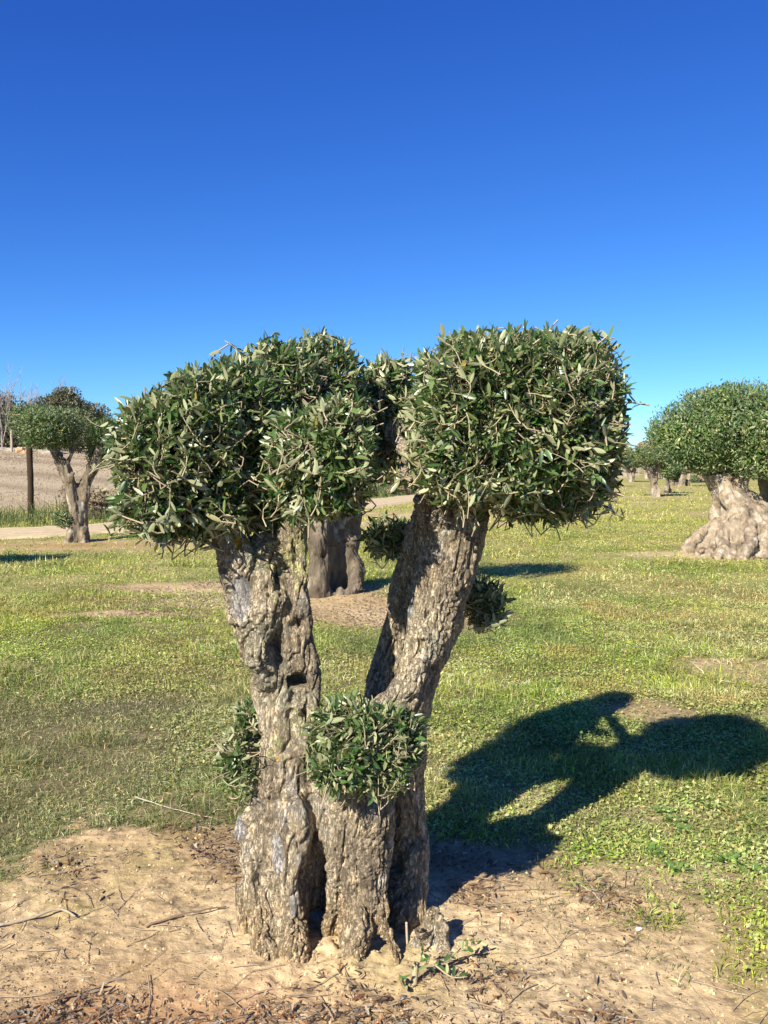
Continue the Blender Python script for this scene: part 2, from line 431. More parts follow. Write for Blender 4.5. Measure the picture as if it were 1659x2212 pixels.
def twig_leaves(tip, tdir, tlen, r, nodes=6, ll=(.045, .075), lw=.27, spread=(32, 62), fine=True, boost=1.0, start=.22, sag=.15):
    """twigs ending at tip; opposite leaf pairs along each"""
    m = len(tip)
    base = tip - tdir * tlen[:, None]
    side = unit(np.cross(tdir, r.normal(size=(m, 3))))
    curve = r.normal(size=(m, 3)) * .12
    ts = np.linspace(0, 1, 5)
    path = base[:, None] + (tip - base)[:, None] * ts[None, :, None] + (curve * tlen[:, None])[:, None] * (np.sin(ts * np.pi))[None, :, None]
    L = Geo()
    pos, dr, nm = [], [], []
    for k in range(nodes):
        t = start + (1 - start) * (k + r.uniform(-.2, .2, m)) / max(nodes - 1, 1)
        t = np.clip(t, 0, 1)[:, None]
        p = base + (tip - base) * t + curve * tlen[:, None] * np.sin(t * np.pi)
        a = k * np.pi / 2 + r.normal(0, .35, m)
        b2 = np.cross(tdir, side)
        s = side * np.cos(a)[:, None] + b2 * np.sin(a)[:, None]
        for sg in (1, -1):
            keep = r.random(m) < .9
            ang = np.radians(r.uniform(*spread, m) * (1 - .45 * (k == nodes - 1)))[:, None]
            d = tdir * np.cos(ang) + s * sg * np.sin(ang) + r.normal(size=(m, 3)) * .16
            d[:, 2] -= sag * r.random(m)
            n = tdir * 1.0 - s * sg * .25 + r.normal(size=(m, 3)) * .38 + np.array([0, 0, .35])
            pos.append(p[keep]); dr.append(unit(d)[keep]); nm.append(n[keep])
    pos = np.concatenate(pos); dr = np.concatenate(dr); nm = np.concatenate(nm)
    q = len(pos); ln = r.uniform(*ll, q) * r.choice([.6, .8, 1, 1, 1.1], q); wd = ln * lw * r.uniform(.8, 1.2, q)
    v, f, c_ = leaves(pos, dr, nm, ln, wd, olive_tones(q, r, boost), fine, r.normal(.06, .1, q))
    return v, f, c_, path

def rand_dirs(nn, r, out=.75, jit=.5, up=.35):
    d = nn * out + r.normal(size=nn.shape) * jit; d[:, 2] += up
    return unit(d)

def branch_net(roots, targets, r, r0=.007, r1=.0028, n=9, k=6, wob=.12):
    """curved branches from the nearest root point to each target"""
    roots = np.asarray(roots)
    dist = np.linalg.norm(targets[:, None] - roots[None], axis=2) * r.uniform(.7, 1.3, (len(targets), len(roots)))
    st = roots[dist.argmin(1)]
    t = np.linspace(0, 1, n)
    mid = (st + targets) / 2 + r.normal(size=st.shape) * wob * np.linalg.norm(targets - st, axis=1, keepdims=True)
    path = st[:, None] * ((1 - t) ** 2)[None, :, None] + mid[:, None] * (2 * t * (1 - t))[None, :, None] + targets[:, None] * (t ** 2)[None, :, None]
    rad = (r0 + (r1 - r0) * t)[None] * r.uniform(.75, 1.3, (len(targets), 1))
    return path, rad

def near_crown(parent, name, lob, roots, r, n_twig, n_in, n_branch, ll=(.045, .075), nodes=6, lump=.1, tl=(.07, .13), up=.3, boost=1.0, out=.75, thick=1.0):
    """leaf mass + its beige branches, both children of the tree"""
    p, nn = sample_shell(lob, n_twig, r, .84, 1.03, lump)
    td = rand_dirs(nn, r, out, .5, up)
    v, f, c_, pa = twig_leaves(p, td, r.uniform(*tl, n_twig), r, nodes, ll, boost=boost)
    g = Geo(); g.add(v, f, c_)
    if n_in:
        p2, nn2 = sample_shell(lob, n_in, r, .5, .86, lump, power=1.0)
        v, f, c_, pa2 = twig_leaves(p2, rand_dirs(nn2, r, .5, .7, .2), r.uniform(*tl, n_in), r, max(nodes - 1, 3), ll, boost=boost)
        g.add(v, f, c_); pa = np.concatenate([pa, pa2])
    cr = part(name, *g.get()[:2], M_LEAF, parent, g.get()[2])
    b = Geo()
    rad = np.linspace(.0022, .0013, 5)[None] * r.uniform(.8, 1.25, (len(pa), 1)) * thick
    tv, tf = many_tubes(pa, rad, 4)
    tan = np.array([.35, .28, .18]) * r.uniform(.7, 1.3, (len(pa), 1))
    b.add(tv, tf, np.repeat(tan, 20, axis=0))
    tg_, _ = sample_shell(lob, n_branch, r, .4, .8, lump, power=1.0)
    bp, br = branch_net(roots, tg_, r); keep = np.linalg.norm(bp[:, -1] - bp[:, 0], axis=1) < .42; bp, br = bp[keep], br[keep]
    tv, tf = many_tubes(bp, br * thick, 6)
    b.add(tv, tf, np.array([.27, .215, .14]))
    # thin links from each twig base to the branch network
    pts = bp[:, 3:].reshape(-1, 3)
    base = pa[:, 0]; idx = np.concatenate([np.linalg.norm(base[i:i + 200, None] - pts[None], axis=2).argmin(1) for i in range(0, len(base), 200)])
    t = np.linspace(0, 1, 4); st = pts[idx]; ok = np.linalg.norm(st - base, axis=1) < .16; st, base = st[ok], base[ok]
    lp = st[:, None] * (1 - t)[None, :, None] + base[:, None] * t[None, :, None] + (r.normal(size=st.shape) * .012)[:, None] * np.sin(t * np.pi)[None, :, None]
    tv, tf = many_tubes(lp, np.broadcast_to(np.linspace(.0028, .002, 4)[None] * thick, lp.shape[:2]), 4)
    b.add(tv, tf, np.array([.26, .21, .14]))
    bo = part('branches', *b.get()[:2], M_TWIG, cr, b.get()[2], base=np.array(parent.location))
    return cr

def far_crown(parent, name, lob, r, n_leaf, ll, boost=1.0, lump=.2, lf=2.5, lw=.32, tones=None, mat=None, lo=.6):
    p, nn = sample_shell(lob, n_leaf, r, lo, 1.04, lump, lf, .45)
    sp_ = r.random(n_leaf) < .05; p[sp_] += (nn * r.uniform(.0, .10, (n_leaf, 1)) * np.mean([l[1].mean() for l in lob]) ** .5 + np.array([0, 0, .03]))[sp_]
    d = unit(nn * .5 + r.normal(size=p.shape) * .7 + np.array([0, 0, .25])); n = unit(nn + r.normal(size=p.shape) * .55 + np.array([0, 0, .4]))
    k_in = n_leaf // 4
    p[:k_in], _ = sample_shell(lob, k_in, r, .15, .75, lump, lf, 1.0)
    ln = r.uniform(*ll, n_leaf); ln[:k_in] *= 1.9
    tn = olive_tones(n_leaf, r, boost) if tones is None else np.array(tones)[r.integers(0, len(tones), n_leaf)] * r.uniform(.75, 1.3, (n_leaf, 1))
    cl = fbm(p * (1.6 / max(np.mean([l[1].mean() for l in lob]), .3)), 3, 23)
    tn = tn * (1 + .45 * cl)[:, None] * np.where((cl > .12)[:, None], np.array([1.12, 1.0, .9]), 1.0)
    ok = ~((cl < -.30) & (r.random(n_leaf) < .6) & (np.arange(n_leaf) >= k_in))
    p, d, n, ln, tn = p[ok], d[ok], n[ok], ln[ok], tn[ok]; n_leaf = len(p); k_in = int(ok[:k_in].sum())
    v, f, c_ = leaves(p - d * ln[:, None] * .5, d, n, ln, ln * lw * np.where(np.arange(n_leaf) < k_in, 1.5, 1), tn, False)
    return part(name, v, f, mat or M_LEAFFAR, parent, c_)

# ------------------------------------------------------------------ trunks: tubes melted together, then weathered
def remeshed(tubes, voxel):
    g = Geo()
    for v, f in tubes: g.add(v, f)
    v, f, _ = g.get()
    ob = bpy.data.objects.new('raw', make_mesh('raw', v, f)); COL.objects.link(ob)
    md = ob.modifiers.new('r', 'REMESH'); md.mode = 'VOXEL'; md.voxel_size = voxel
    sm = ob.modifiers.new('s', 'SMOOTH'); sm.factor = .5; sm.iterations = 1
    me = bpy.data.meshes.new_from_object(ob.evaluated_get(bpy.context.evaluated_depsgraph_get()))
    n = len(me.vertices); co = np.zeros(n * 3); me.vertices.foreach_get('co', co); co = co.reshape(-1, 3)
    no = np.zeros(n * 3); me.vertices.foreach_get('normal', no); no = no.reshape(-1, 3)
    st = np.zeros(len(me.polygons), np.int32); tt = st.copy(); me.polygons.foreach_get('loop_start', st); me.polygons.foreach_get('loop_total', tt)
    lp = np.zeros(len(me.loops), np.int32); me.loops.foreach_get('vertex_index', lp)
    fs = []
    for k in (3, 4):
        s = st[tt == k]
        if len(s): fs.append(np.stack([lp[s + j] for j in range(k)], 1))
    bpy.data.objects.remove(ob); bpy.data.meshes.remove(me)
    return co, no, fs

def strand(pts, n=28, k=18, flat=1.0, wob=0.0, seed=0):
    """pts: (u, v, Y, r px)"""
    q = np.array([np.append(P(u, v, Y), r_ * Y / F) for (u, v, Y, r_) in pts])
    s = spline(q, n)
    if wob:
        s[:, :2] += np.stack([noise(s[:, :3] * 4 + 7 * seed, seed), noise(s[:, :3] * 4 + 3, seed + 9)], 1) * wob
    return tube(s[:, :3], np.maximum(s[:, 3], .003), k, flat)

def bark(co, no, z_stretch=.35, f=1.0, amp=1.0, seed=0, lean=(0, 0)):
    q = co * f
    q = np.stack([q[:, 0] - lean[0] * q[:, 2], q[:, 1], q[:, 2]], 1)
    wp = q + .035 * np.stack([noise(q * 9, seed + 1), noise(q * 9, seed + 2), noise(q * 9, seed + 3)], 1)
    s = np.array([1, 1, z_stretch])
    d1 = fbm(wp * np.array([1, 1, .22]) * 9, 2, seed) * .036
    d2 = -(1 - np.abs(noise(wp * np.array([1, 1, .2]) * 26, seed + 5))) ** 8 * .016
    d2b = -(1 - np.abs(noise(wp * np.array([1, 1, .2]) * 58, seed + 6))) ** 6 * .009
    pl = 1 - np.abs(noise(wp * np.array([1, 1, .2]) * 100 + 2 * noise(q * 30, seed)[:, None], seed + 7))
    d3 = -pl ** 5 * .0075 + noise(wp * np.array([1, 1, .6]) * 170, seed + 9) * .0022 + noise(wp * 40, seed + 4) * .003
    rough = .35 + .75 * sstep(-.25, .35, fbm(q * np.array([5, 5, 2.2]), 2, seed + 12)); d3 = d3 * rough; d2b = d2b * rough
    d4 = -np.clip(noise(q * 11, seed + 8) - .45, 0, 1) * .05
    return co + no * ((d1 + d2 + d2b + d3 + d4) * amp / f)[:, None], d2 + d2b

def bark_tone(co, seed=0, f=1.0, base=(.455, .378, .255)):
    q = co * f
    a = np.array(base); b_ = a * np.array([.62, .60, .60]); c_ = np.array([.48, .44, .36]); d_ = a * np.array([1.25, 1.2, 1.1])
    t = sstep(-.3, .4, fbm(q * np.array([9, 9, 4]), 3, seed + 61))[:, None]; out = a * (1 - t) + b_ * t
    t = (sstep(.1, .5, fbm(q * 13, 3, seed + 62)) * .6)[:, None]; out = out * (1 - t) + c_ * t
    t = (sstep(.15, .5, fbm(q * np.array([30, 30, 12]), 2, seed + 63)) * .7)[:, None]; out = out * (1 - t) + d_ * t
    return out

def lichen(out, co, centre, rad, colr, seed, thr=.0, f=45):
    s = np.exp(-((co - centre) ** 2).sum(1) / rad ** 2)
    k = sstep(thr, thr + .25, fbm(co * f, 2, seed) + s * 1.0 - .55) * (s > .12)
    return out * (1 - k[:, None]) + np.array(colr) * k[:, None]

# ================================================================== the big forked olive
base0 = np.array([-.1, 2.95, 0])
tree = thing('olive_tree', 'two-trunked olive with clipped leafy crowns standing on bare sand', 'tree', base0)
tb = []
# left stem, its buttresses and limbs
tb.append(strand([(600, 2130, 2.97, 72), (605, 2040, 2.97, 70), (608, 1950, 2.97, 72), (606, 1870, 2.97, 80), (606, 1780, 2.97, 82), (618, 1700, 2.97, 72), (622, 1600, 2.97, 66), (620, 1500, 2.96, 70), (612, 1430, 2.95, 76), (594, 1350, 2.95, 84), (582, 1270, 2.95, 84), (578, 1200, 2.95, 66), (575, 1150, 2.95, 30)], 44))
tb.append(strand([(655, 1650, 2.9, 22), (662, 1560, 2.88, 30), (664, 1460, 2.88, 28), (650, 1380, 2.88, 32), (644, 1290, 2.88, 28), (640, 1220, 2.9, 34), (636, 1150, 2.92, 38), (642, 1060, 2.95, 30), (655, 960, 3.06, 20), (672, 890, 3.25, 12)], 44))
tb.append(strand([(540, 1330, 2.9, 44), (524, 1260, 2.88, 42), (503, 1190, 2.87, 42), (480, 1130, 2.86, 34), (450, 1060, 2.87, 24), (415, 990, 2.88, 13)], 30))
tb.append(strand([(640, 2130, 2.80, 26), (626, 2050, 2.82, 34), (622, 1940, 2.86, 36), (630, 1850, 2.87, 44), (640, 1740, 2.88, 40), (640, 1640, 2.9, 22)], 30))
tb.append(strand([(578, 2140, 2.78, 34), (570, 2060, 2.80, 38), (562, 1940, 2.86, 40), (548, 1850, 2.9, 36), (540, 1790, 2.92, 34), (562, 1730, 2.94, 24)], 30))
tb.append(strand([(650, 2150, 2.72, 12), (640, 2100, 2.75, 18), (626, 2030, 2.80, 26), (615, 1960, 2.85, 28)], 16))
tb.append(strand([(690, 1960, 3.02, 34), (690, 1850, 3.02, 38), (682, 1760, 3.0, 40), (670, 1680, 2.98, 34)], 16))
# knots and lumps on the left stem
for (u, v, Y, r_) in [(528, 1795, 2.93, 22), (660, 1440, 2.86, 25), (650, 1530, 2.85, 22), (560, 1400, 2.84, 30), (640, 1330, 2.84, 18), (604, 1300, 2.84, 26), (585, 1905, 2.85, 26), (655, 1250, 2.86, 18)]:
    tb.append(strand([(u - 4, v + r_ * 1.2, Y + .02, r_ * .5), (u, v, Y, r_), (u + 3, v - r_ * 1.3, Y + .02, r_ * .5)], 10))
# middle buttress running up into the front of the right stem
tb.append(strand([(780, 2110, 2.93, 52), (776, 2000, 2.92, 60), (776, 1900, 2.93, 72), (778, 1800, 2.93, 76), (784, 1700, 2.92, 70), (812, 1610, 2.92, 60), (858, 1530, 2.91, 50), (890, 1460, 2.90, 44), (912, 1390, 2.91, 46), (940, 1300, 2.94, 56), (965, 1210, 2.98, 66), (985, 1130, 3.0, 70), (1000, 1060, 3.0, 62), (1020, 990, 3.0, 42), (1055, 920, 3.0, 26)], 60))
tb.append(strand([(735, 2010, 2.90, 20), (730, 1930, 2.88, 26), (735, 1840, 2.87, 30), (745, 1750, 2.87, 34), (760, 1650, 2.9, 34)], 24))
tb.append(strand([(815, 2000, 2.84, 26), (808, 1920, 2.84, 34), (806, 1840, 2.85, 40), (806, 1750, 2.87, 42), (820, 1650, 2.9, 36)], 24))
tb.append(strand([(772, 2150, 2.72, 17), (768, 2095, 2.74, 22), (770, 2010, 2.79, 30), (775, 1930, 2.86, 34)], 16))
tb.append(strand([(878, 2150, 2.70, 11), (862, 2095, 2.74, 17), (842, 2025, 2.79, 25), (822, 1940, 2.84, 30), (812, 1850, 2.88, 30)], 16))
tb.append(strand([(704, 1850, 2.99, 26), (704, 1800, 2.93, 32), (706, 1730, 2.90, 36), (708, 1640, 2.92, 36), (704, 1570, 2.95, 20)], 14))
tb.append(strand([(712, 2050, 2.9, 22), (720, 1980, 2.9, 28), (728, 1900, 2.9, 26)], 12))
# right rear stem and the shaded limb behind
tb.append(strand([(916, 2110, 2.98, 34), (898, 2000, 3.0, 36), (890, 1880, 3.06, 38), (886, 1780, 3.1, 42), (884, 1690, 3.06, 42), (888, 1600, 3.02, 42), (896, 1510, 3.0, 42), (914, 1420, 3.0, 46), (940, 1320, 3.04, 54), (968, 1220, 3.1, 68), (1000, 1130, 3.1, 58), (1010, 1060, 3.1, 44), (1000, 960, 3.15, 26)], 50))
tb.append(strand([(806, 1740, 3.10, 52), (818, 1620, 3.24, 50), (830, 1510, 3.34, 50), (850, 1430, 3.36, 52), (880, 1330, 3.32, 54), (910, 1230, 3.22, 56), (932, 1140, 3.12, 50), (930, 1060, 3.16, 34), (895, 1000, 3.3, 26), (858, 945, 3.5, 20), (838, 880, 3.6, 12)], 50))
tb.append(strand([(955, 1330, 3.02, 34), (985, 1240, 3.0, 40), (1015, 1150, 3.0, 40), (1035, 1080, 3.0, 34), (1080, 1010, 2.98, 24), (1130, 950, 2.95, 15)], 30))
tb.append(strand([(940, 1190, 2.98, 30), (938, 1130, 2.95, 36), (930, 1080, 2.93, 34), (926, 1064, 2.93, 32)], 14))
tb.append(strand([(906, 1860, 3.06, 22), (912, 1822, 3.04, 18), (918, 1795, 3.06, 10)], 8))
tb.append(strand([(866, 2110, 2.98, 40), (862, 1980, 3.0, 42), (856, 1830, 3.18, 48), (850, 1740, 3.14, 50), (850, 1680, 3.1, 44), (852, 1620, 3.08, 30)], 24))
tb.append(strand([(735, 2060, 3.12, 50), (730, 1950, 3.12, 50), (725, 1850, 3.1, 52), (718, 1760, 3.08, 46), (715, 1690, 3.05, 36)], 20))
tb.append(strand([(936, 2110, 2.94, 18), (914, 2010, 2.98, 22), (904, 1900, 3.06, 26), (900, 1790, 3.06, 26), (902, 1700, 3.06, 22)], 20))
tb.append(strand([(536, 2110, 2.92, 24), (538, 2010, 2.93, 28), (536, 1900, 2.94, 28), (532, 1830, 2.95, 22)], 14))
co, no, fs = remeshed(tb, .0034)
# sockets and hollows
DENTS = [(602, 1400, 2.85, .022, .04, .050, .085), (640, 1482, 2.84, .030, .04, .020, .08), (655, 1548, 2.84, .018, .04, .032, .075), (646, 1345, 2.85, .014, .03, .018, .045), (604, 1240, 2.86, .012, .03, .04, .03),
         (575, 1905, 2.84, .03, .03, .018, .02), (792, 1985, 2.83, .010, .03, .03, .025), (638, 1195, 2.88, .02, .03, .03, .03), (856, 1475, 2.97, .016, .04, .06, .05), (585, 1460, 2.85, .012, .03, .016, .02), (660, 1885, 2.9, .012, .04, .10, .05)]
for (u, v, Y, rx, ry, rz, dp) in DENTS:
    c_ = P(u, v, Y); e = (((co - c_) / np.array([rx, ry * 2, rz])) ** 2).sum(1)
    co = co - no * (np.exp(-e) * dp)[:, None] * np.clip(-no[:, 1:2] + .3, 0, 1)
SCARS = [(522, 1290, 2.84, .038, .07, .085), (602, 1840, 2.84, .026, .07, .075), (526, 1790, 2.92, .04, .06, .05), (634, 1955, 2.83, .016, .05, .05)]
scar = np.zeros(len(co))
for (u, v, Y, rx, ry, rz) in SCARS:
    e = (((co - P(u, v, Y)) / np.array([rx, ry, rz])) ** 2).sum(1) + .35 * fbm(co * 25, 2, 5)
    scar = np.maximum(scar, 1 - sstep(.75, 1.05, e))
co2, cr_ = bark(co, no, .38, 1.0, 1.0, 3, (.12, 0))
co = co2 * (1 - scar[:, None]) + (co + no * (noise(co * np.array([70, 70, 14]), 8) * .0015)[:, None]) * scar[:, None]
tn = bark_tone(co, 3)
mo = sstep(.1, .45, fbm(co * 5, 2, 91)) * .55 * (co[:, 2] > .8)
tn = tn * (1 - mo[:, None]) + np.array([.33, .31, .21]) * mo[:, None]
gy_ = np.array([.34, .315, .275]) * (1 + .45 * fbm(co * np.array([60, 60, 14]), 3, 15))[:, None]
tn = tn * (1 - scar[:, None]) + gy_ * scar[:, None]
for (u, v, Y, rad, k) in [(522, 1172, 2.82, .035, (.50, .30, .03)), (600, 1590, 2.84, .02, (.46, .32, .05)), (602, 1640, 2.84, .018, (.48, .30, .04)), (598, 1615, 2.84, .06, (.40, .38, .20)), (560, 1200, 2.82, .05, (.40, .40, .28)), (640, 1200, 2.86, .12, (.40, .37, .18)), (960, 1110, 2.94, .05, (.44, .42, .33)), (880, 1330, 3.05, .04, (.40, .42, .42)), (650, 1560, 2.84, .07, (.40, .37, .22))]:
    tn = lichen(tn, co, P(u, v, Y), rad, k, int(u))
dust = (1 - sstep(.0, .22, co[:, 2] + .12 * fbm(co * 14, 2, 4))) * .75
tn = tn * (1 - dust[:, None]) + np.array([.46, .33, .175]) * dust[:, None]
part('trunk', co, fs, M_BARK, tree, tn)
# stump of a sawn root shoot at the foot
st = [strand([(934, 2130, 2.86, 40), (936, 2060, 2.86, 36), (936, 2005, 2.86, 26), (931, 1962, 2.86, 13)], 14), strand([(908, 2120, 2.83, 26), (908, 2040, 2.83, 20), (904, 1998, 2.83, 10)], 10), strand([(952, 2130, 2.82, 22), (948, 2070, 2.82, 20), (942, 2020, 2.83, 12)], 10)]
c1, n1, f1 = remeshed(st, .0042)
c1, _ = bark(c1, n1, .5, 1.6, 1.6, 23)
d1 = bark_tone(c1, 9, 1.5, (.42, .34, .22))
part('root_stump', c1, f1, M_BARK, tree, d1)

r1 = np.random.default_rng(101)
left_lob = lobes_px([(345, 1000, 2.74, 100, 148, .14, 2.6), (425, 970, 2.82, 105, 166, .14, 2.7), (515, 955, 2.96, 108, 172, .14, 2.7), (600, 930, 3.2, 108, 184, .14, 2.7), (688, 880, 3.36, 92, 150, .13, 2.6), (715, 1000, 3.3, 88, 108, .13, 2.4), (430, 1095, 2.84, 110, 58, .12, 2.3), (560, 1085, 2.98, 100, 60, .12, 2.3), (585, 1005, 2.97, 82, 118, .10, 2.6), (668, 1000, 2.71, 80, 118, .10, 2.6), (732, 980, 2.66, 68, 112, .10, 2.5)])
roots = [P(*a) for a in [(450, 1060, 2.87), (415, 990, 2.88), (480, 1120, 2.86), (642, 1060, 2.95), (650, 960, 3.02), (575, 1150, 2.95), (560, 1050, 3.0), (540, 980, 3.03), (670, 1030, 2.86), (680, 880, 3.3), (330, 990, 2.76), (720, 1010, 3.25)]]
near_crown(tree, 'crown', left_lob, roots + [P(720, 1000, 2.66)], r1, 2900, 420, 50, (.026, .054), 6, .07)
right_lob = lobes_px([(1086, 905, 2.84, 180, 164, .33, 5.0), (1196, 905, 2.92, 118, 164, .31, 4.0), (1172, 1014, 2.9, 120, 98, .27, 2.8), (1008, 990, 2.82, 106, 80, .22, 2.8)])
roots = [P(*a) for a in [(1055, 920, 3.0), (1130, 950, 2.95), (1080, 1010, 2.98), (1000, 960, 3.15), (1020, 990, 3.0), (1180, 930, 2.95)]]
near_crown(tree, 'crown', right_lob, roots, r1, 2900, 420, 50, (.025, .050), 6, .04)
mid_lob = lobes_px([(838, 872, 3.62, 50, 94, .10, 2.8), (842, 955, 3.6, 40, 50, .09, 2.4)])
near_crown(tree, 'crown', mid_lob, [P(858, 945, 3.5), P(838, 880, 3.6)], r1, 380, 110, 14, (.03, .058), 6, .1)
def shoot(lob, roots, nt, ni, nb, ll=(.026, .05), up=.3, boost=1.0):
    near_crown(tree, 'side_shoot', lobes_px(lob), [P(*a) for a in roots], r1, nt, ni, nb, ll, 5, .34, (.05, .11), up, boost, .8, .8)
shoot([(790, 1620, 2.70, 112, 100, .11, 2.6), (738, 1570, 2.72, 66, 60, .09, 2.3), (860, 1590, 2.74, 52, 60, .08, 2.3), (730, 1660, 2.7, 62, 50, .08, 2.3)], [(790, 1600, 2.86), (760, 1640, 2.88), (830, 1630, 2.88)], 430, 110, 14)
shoot([(520, 1625, 2.93, 38, 78, .07, 2.3), (535, 1570, 2.95, 26, 40, .06, 2.2)], [(560, 1620, 2.96), (560, 1680, 2.96)], 90, 30, 6)
shoot([(845, 1165, 3.22, 50, 32, .08, 2.2)], [(888, 1190, 3.15)], 100, 16, 3)
shoot([(1048, 1310, 3.18, 38, 40, .08, 2.2), (1030, 1280, 3.18, 20, 24, .06, 2.2)], [(1000, 1300, 3.12)], 120, 20, 3)
shoot([(858, 1030, 3.3, 24, 14, .05, 2.2)], [(890, 1040, 3.22)], 8, 0, 2, (.05, .07), 0)

# ================================================================== the other olives
def olive(name, label, base, tubes, vox, f, tone, lobes, nl, ll, seed, group=None, boost=1.0, lean=0, far=False, amp=1.0, shoots=()):
    r = np.random.default_rng(seed)
    t = thing(name, label, 'tree', base, group)
    c_, n_, f_ = remeshed(tubes, vox)
    c_, _ = bark(c_, n_, .35, f, amp, seed, (lean, 0))
    part('trunk', c_, f_, M_BARKFAR, t, bark_tone(c_, seed, f * .8, tone))
    if lobes: far_crown(t, 'crown', lobes_px(lobes), r, nl, ll, boost)
    for l, n in shoots: far_crown(t, 'side_shoot', lobes_px(l), r, n, ll, boost)
    return t

# hollow olive in the sand patch behind
Y = 10.7
olive('olive_tree', 'hollow dark-sided olive trunk rising from a sand patch, seen between the two stems', np.array([-.55, Y, 0]), [
    strand([(676, 1312, Y - .36, 36), (682, 1270, Y - .36, 27), (686, 1210, Y - .34, 24), (688, 1160, Y - .32, 27), (696, 1110, Y - .25, 22), (720, 1050, Y - .1, 20), (760, 990, Y, 16)], 24, 16, 1, .04, 3),
    strand([(728, 1320, Y + .16, 52), (726, 1250, Y + .2, 44), (728, 1190, Y + .22, 44), (738, 1120, Y + .2, 40), (780, 1040, Y + .2, 28), (850, 970, Y, 16)], 24),
    strand([(770, 1315, Y + .1, 30), (764, 1265, Y + .1, 22), (766, 1235, Y + .05, 25), (758, 1190, Y + .1, 23), (756, 1130, Y + .15, 27), (770, 1060, Y + .1, 22)], 24, 16, 1, .05, 5),
    strand([(716, 1180, Y - .1, 15), (712, 1150, Y - .14, 13), (714, 1120, Y - .1, 9)], 8),
    strand([(752, 1305, Y - .28, 22), (760, 1280, Y - .26, 15), (770, 1250, Y - .2, 13), (774, 1225, Y - .12, 9)], 12),
    strand([(715, 1300, Y - .3, 20), (712, 1290, Y - .28, 18), (704, 1268, Y - .2, 12)], 10),
    strand([(738, 1310, Y - .33, 16), (736, 1285, Y - .3, 10), (734, 1268, Y - .28, 6)], 10),
    strand([(722, 1180, Y - .08, 14), (718, 1158, Y - .1, 12), (716, 1140, Y - .06, 8)], 8)], .02, .55, (.165, .135, .095),
    [(650, 985, Y - .75, 80, 50, .45, 2.6), (860, 922, Y, 110, 52, .7, 3), (960, 925, Y + .3, 95, 50, .6, 3)], 9000, (.05, .085), 11, amp=.8)  # first lobe is unseen, added to the crown to shade the upper trunk

# Y-shaped olive beside the path
Y = 18.0
olive('olive_tree', 'small Y-shaped olive with box-clipped crown beside the sandy path', np.array([-6.3, Y, 0]), [
    strand([(160, 1185, Y, 24), (162, 1150, Y, 15), (164, 1110, Y, 14), (154, 1060, Y, 15), (138, 1015, Y, 15), (120, 975, Y, 12), (100, 935, Y, 8)], 24),
    strand([(178, 1182, Y + .1, 20), (178, 1140, Y + .1, 14), (176, 1095, Y + .1, 14), (184, 1045, Y + .1, 14), (204, 1005, Y + .15, 12), (218, 965, Y + .2, 8)], 24),
    strand([(150, 1180, Y - .1, 12), (156, 1160, Y - .08, 12), (160, 1130, Y, 12)], 8), strand([(186, 1176, Y - .1, 10), (182, 1162, Y - .06, 10), (178, 1140, Y, 10)], 8),
    strand([(142, 1010, Y, 9), (152, 985, Y - .05, 7), (160, 962, Y, 5)], 8), strand([(152, 1040, Y - .1, 7), (158, 1020, Y - .14, 5)], 6)], .024, .6, (.21, .172, .118),
    [(108, 914, Y, 70, 34, .75, 6), (104, 946, Y, 60, 24, .6, 2.8), (228, 940, Y + .5, 34, 36, .5, 3), (216, 978, Y + .5, 26, 32, .4, 2.4)], 17000, (.045, .08), 12,
    shoots=[([(134, 1122, Y - .1, 22, 20, .22, 2.4)], 700)])

# massive old olive at the frame's edge
Y = 16.2
big = []
rb_ = np.random.default_rng(77)
for k in range(13):
    a = k / 12; bu = 1488 + 300 * a; by = -.25 - 1.05 * math.sin(math.pi * min(a * 1.15, 1)); mu = 1556 + 122 * a; nu = 1548 + 66 * a; tu = 1532 + 66 * a
    rb = rb_.uniform(10, 16); by2 = by - .12 * (k % 2)
    big.append(strand([(bu - 16, 1206 - by * 4, Y + by2 * 1.15, rb * .7), (bu, 1184 - by * 4, Y + by2, rb), ((bu + mu) / 2 + rb_.uniform(-4, 8), 1146, Y + by2 * .72, rb * 1.0), (mu, 1108, Y + by2 * .48, rb * .95), (nu, 1064, Y + by2 * .3, rb * .75), (tu, 1024, Y + by2 * .22, rb * .6)], 26, 12, 1.0, .09, k))
big.append(strand([(1660, 1200, Y + .3, 90), (1632, 1150, Y + .2, 62), (1608, 1105, Y + .12, 36), (1578, 1055, Y, 24), (1548, 1015, Y, 20), (1512, 970, Y, 13), (1480, 940, Y, 8)], 24))
big.append(strand([(1600, 1080, Y - .1, 22), (1596, 1050, Y - .15, 20), (1606, 1010, Y - .1, 16), (1616, 960, Y - .1, 10)], 20))
big.append(strand([(1720, 1190, Y + .7, 70), (1705, 1120, Y + .7, 48), (1680, 1060, Y + .6, 38), (1672, 1010, Y + .5, 28), (1700, 960, Y + .3, 16)], 20))
olive('olive_tree', 'massive old olive with flared ribbed trunk and wide domed crown', np.array([6.9, Y, 0]), big, .022, .9, (.30, .24, .165),
      [(1600, 915, Y, 150, 84, 1.25, 2.4), (1490, 935, Y, 88, 64, 1.0, 2.3), (1720, 920, Y, 150, 82, 1.3, 2.4), (1560, 870, Y + .1, 70, 40, .8, 2.2), (1640, 985, Y - .5, 85, 52, .6, 2.3), (1500, 985, Y - .2, 62, 38, .6, 2.3), (1560, 1000, Y + .5, 60, 36, .5, 2.2), (1445, 940, Y, 42, 34, .5, 2.2)], 42000, (.05, .095), 13, None, 1.25, -.7, amp=1.0)

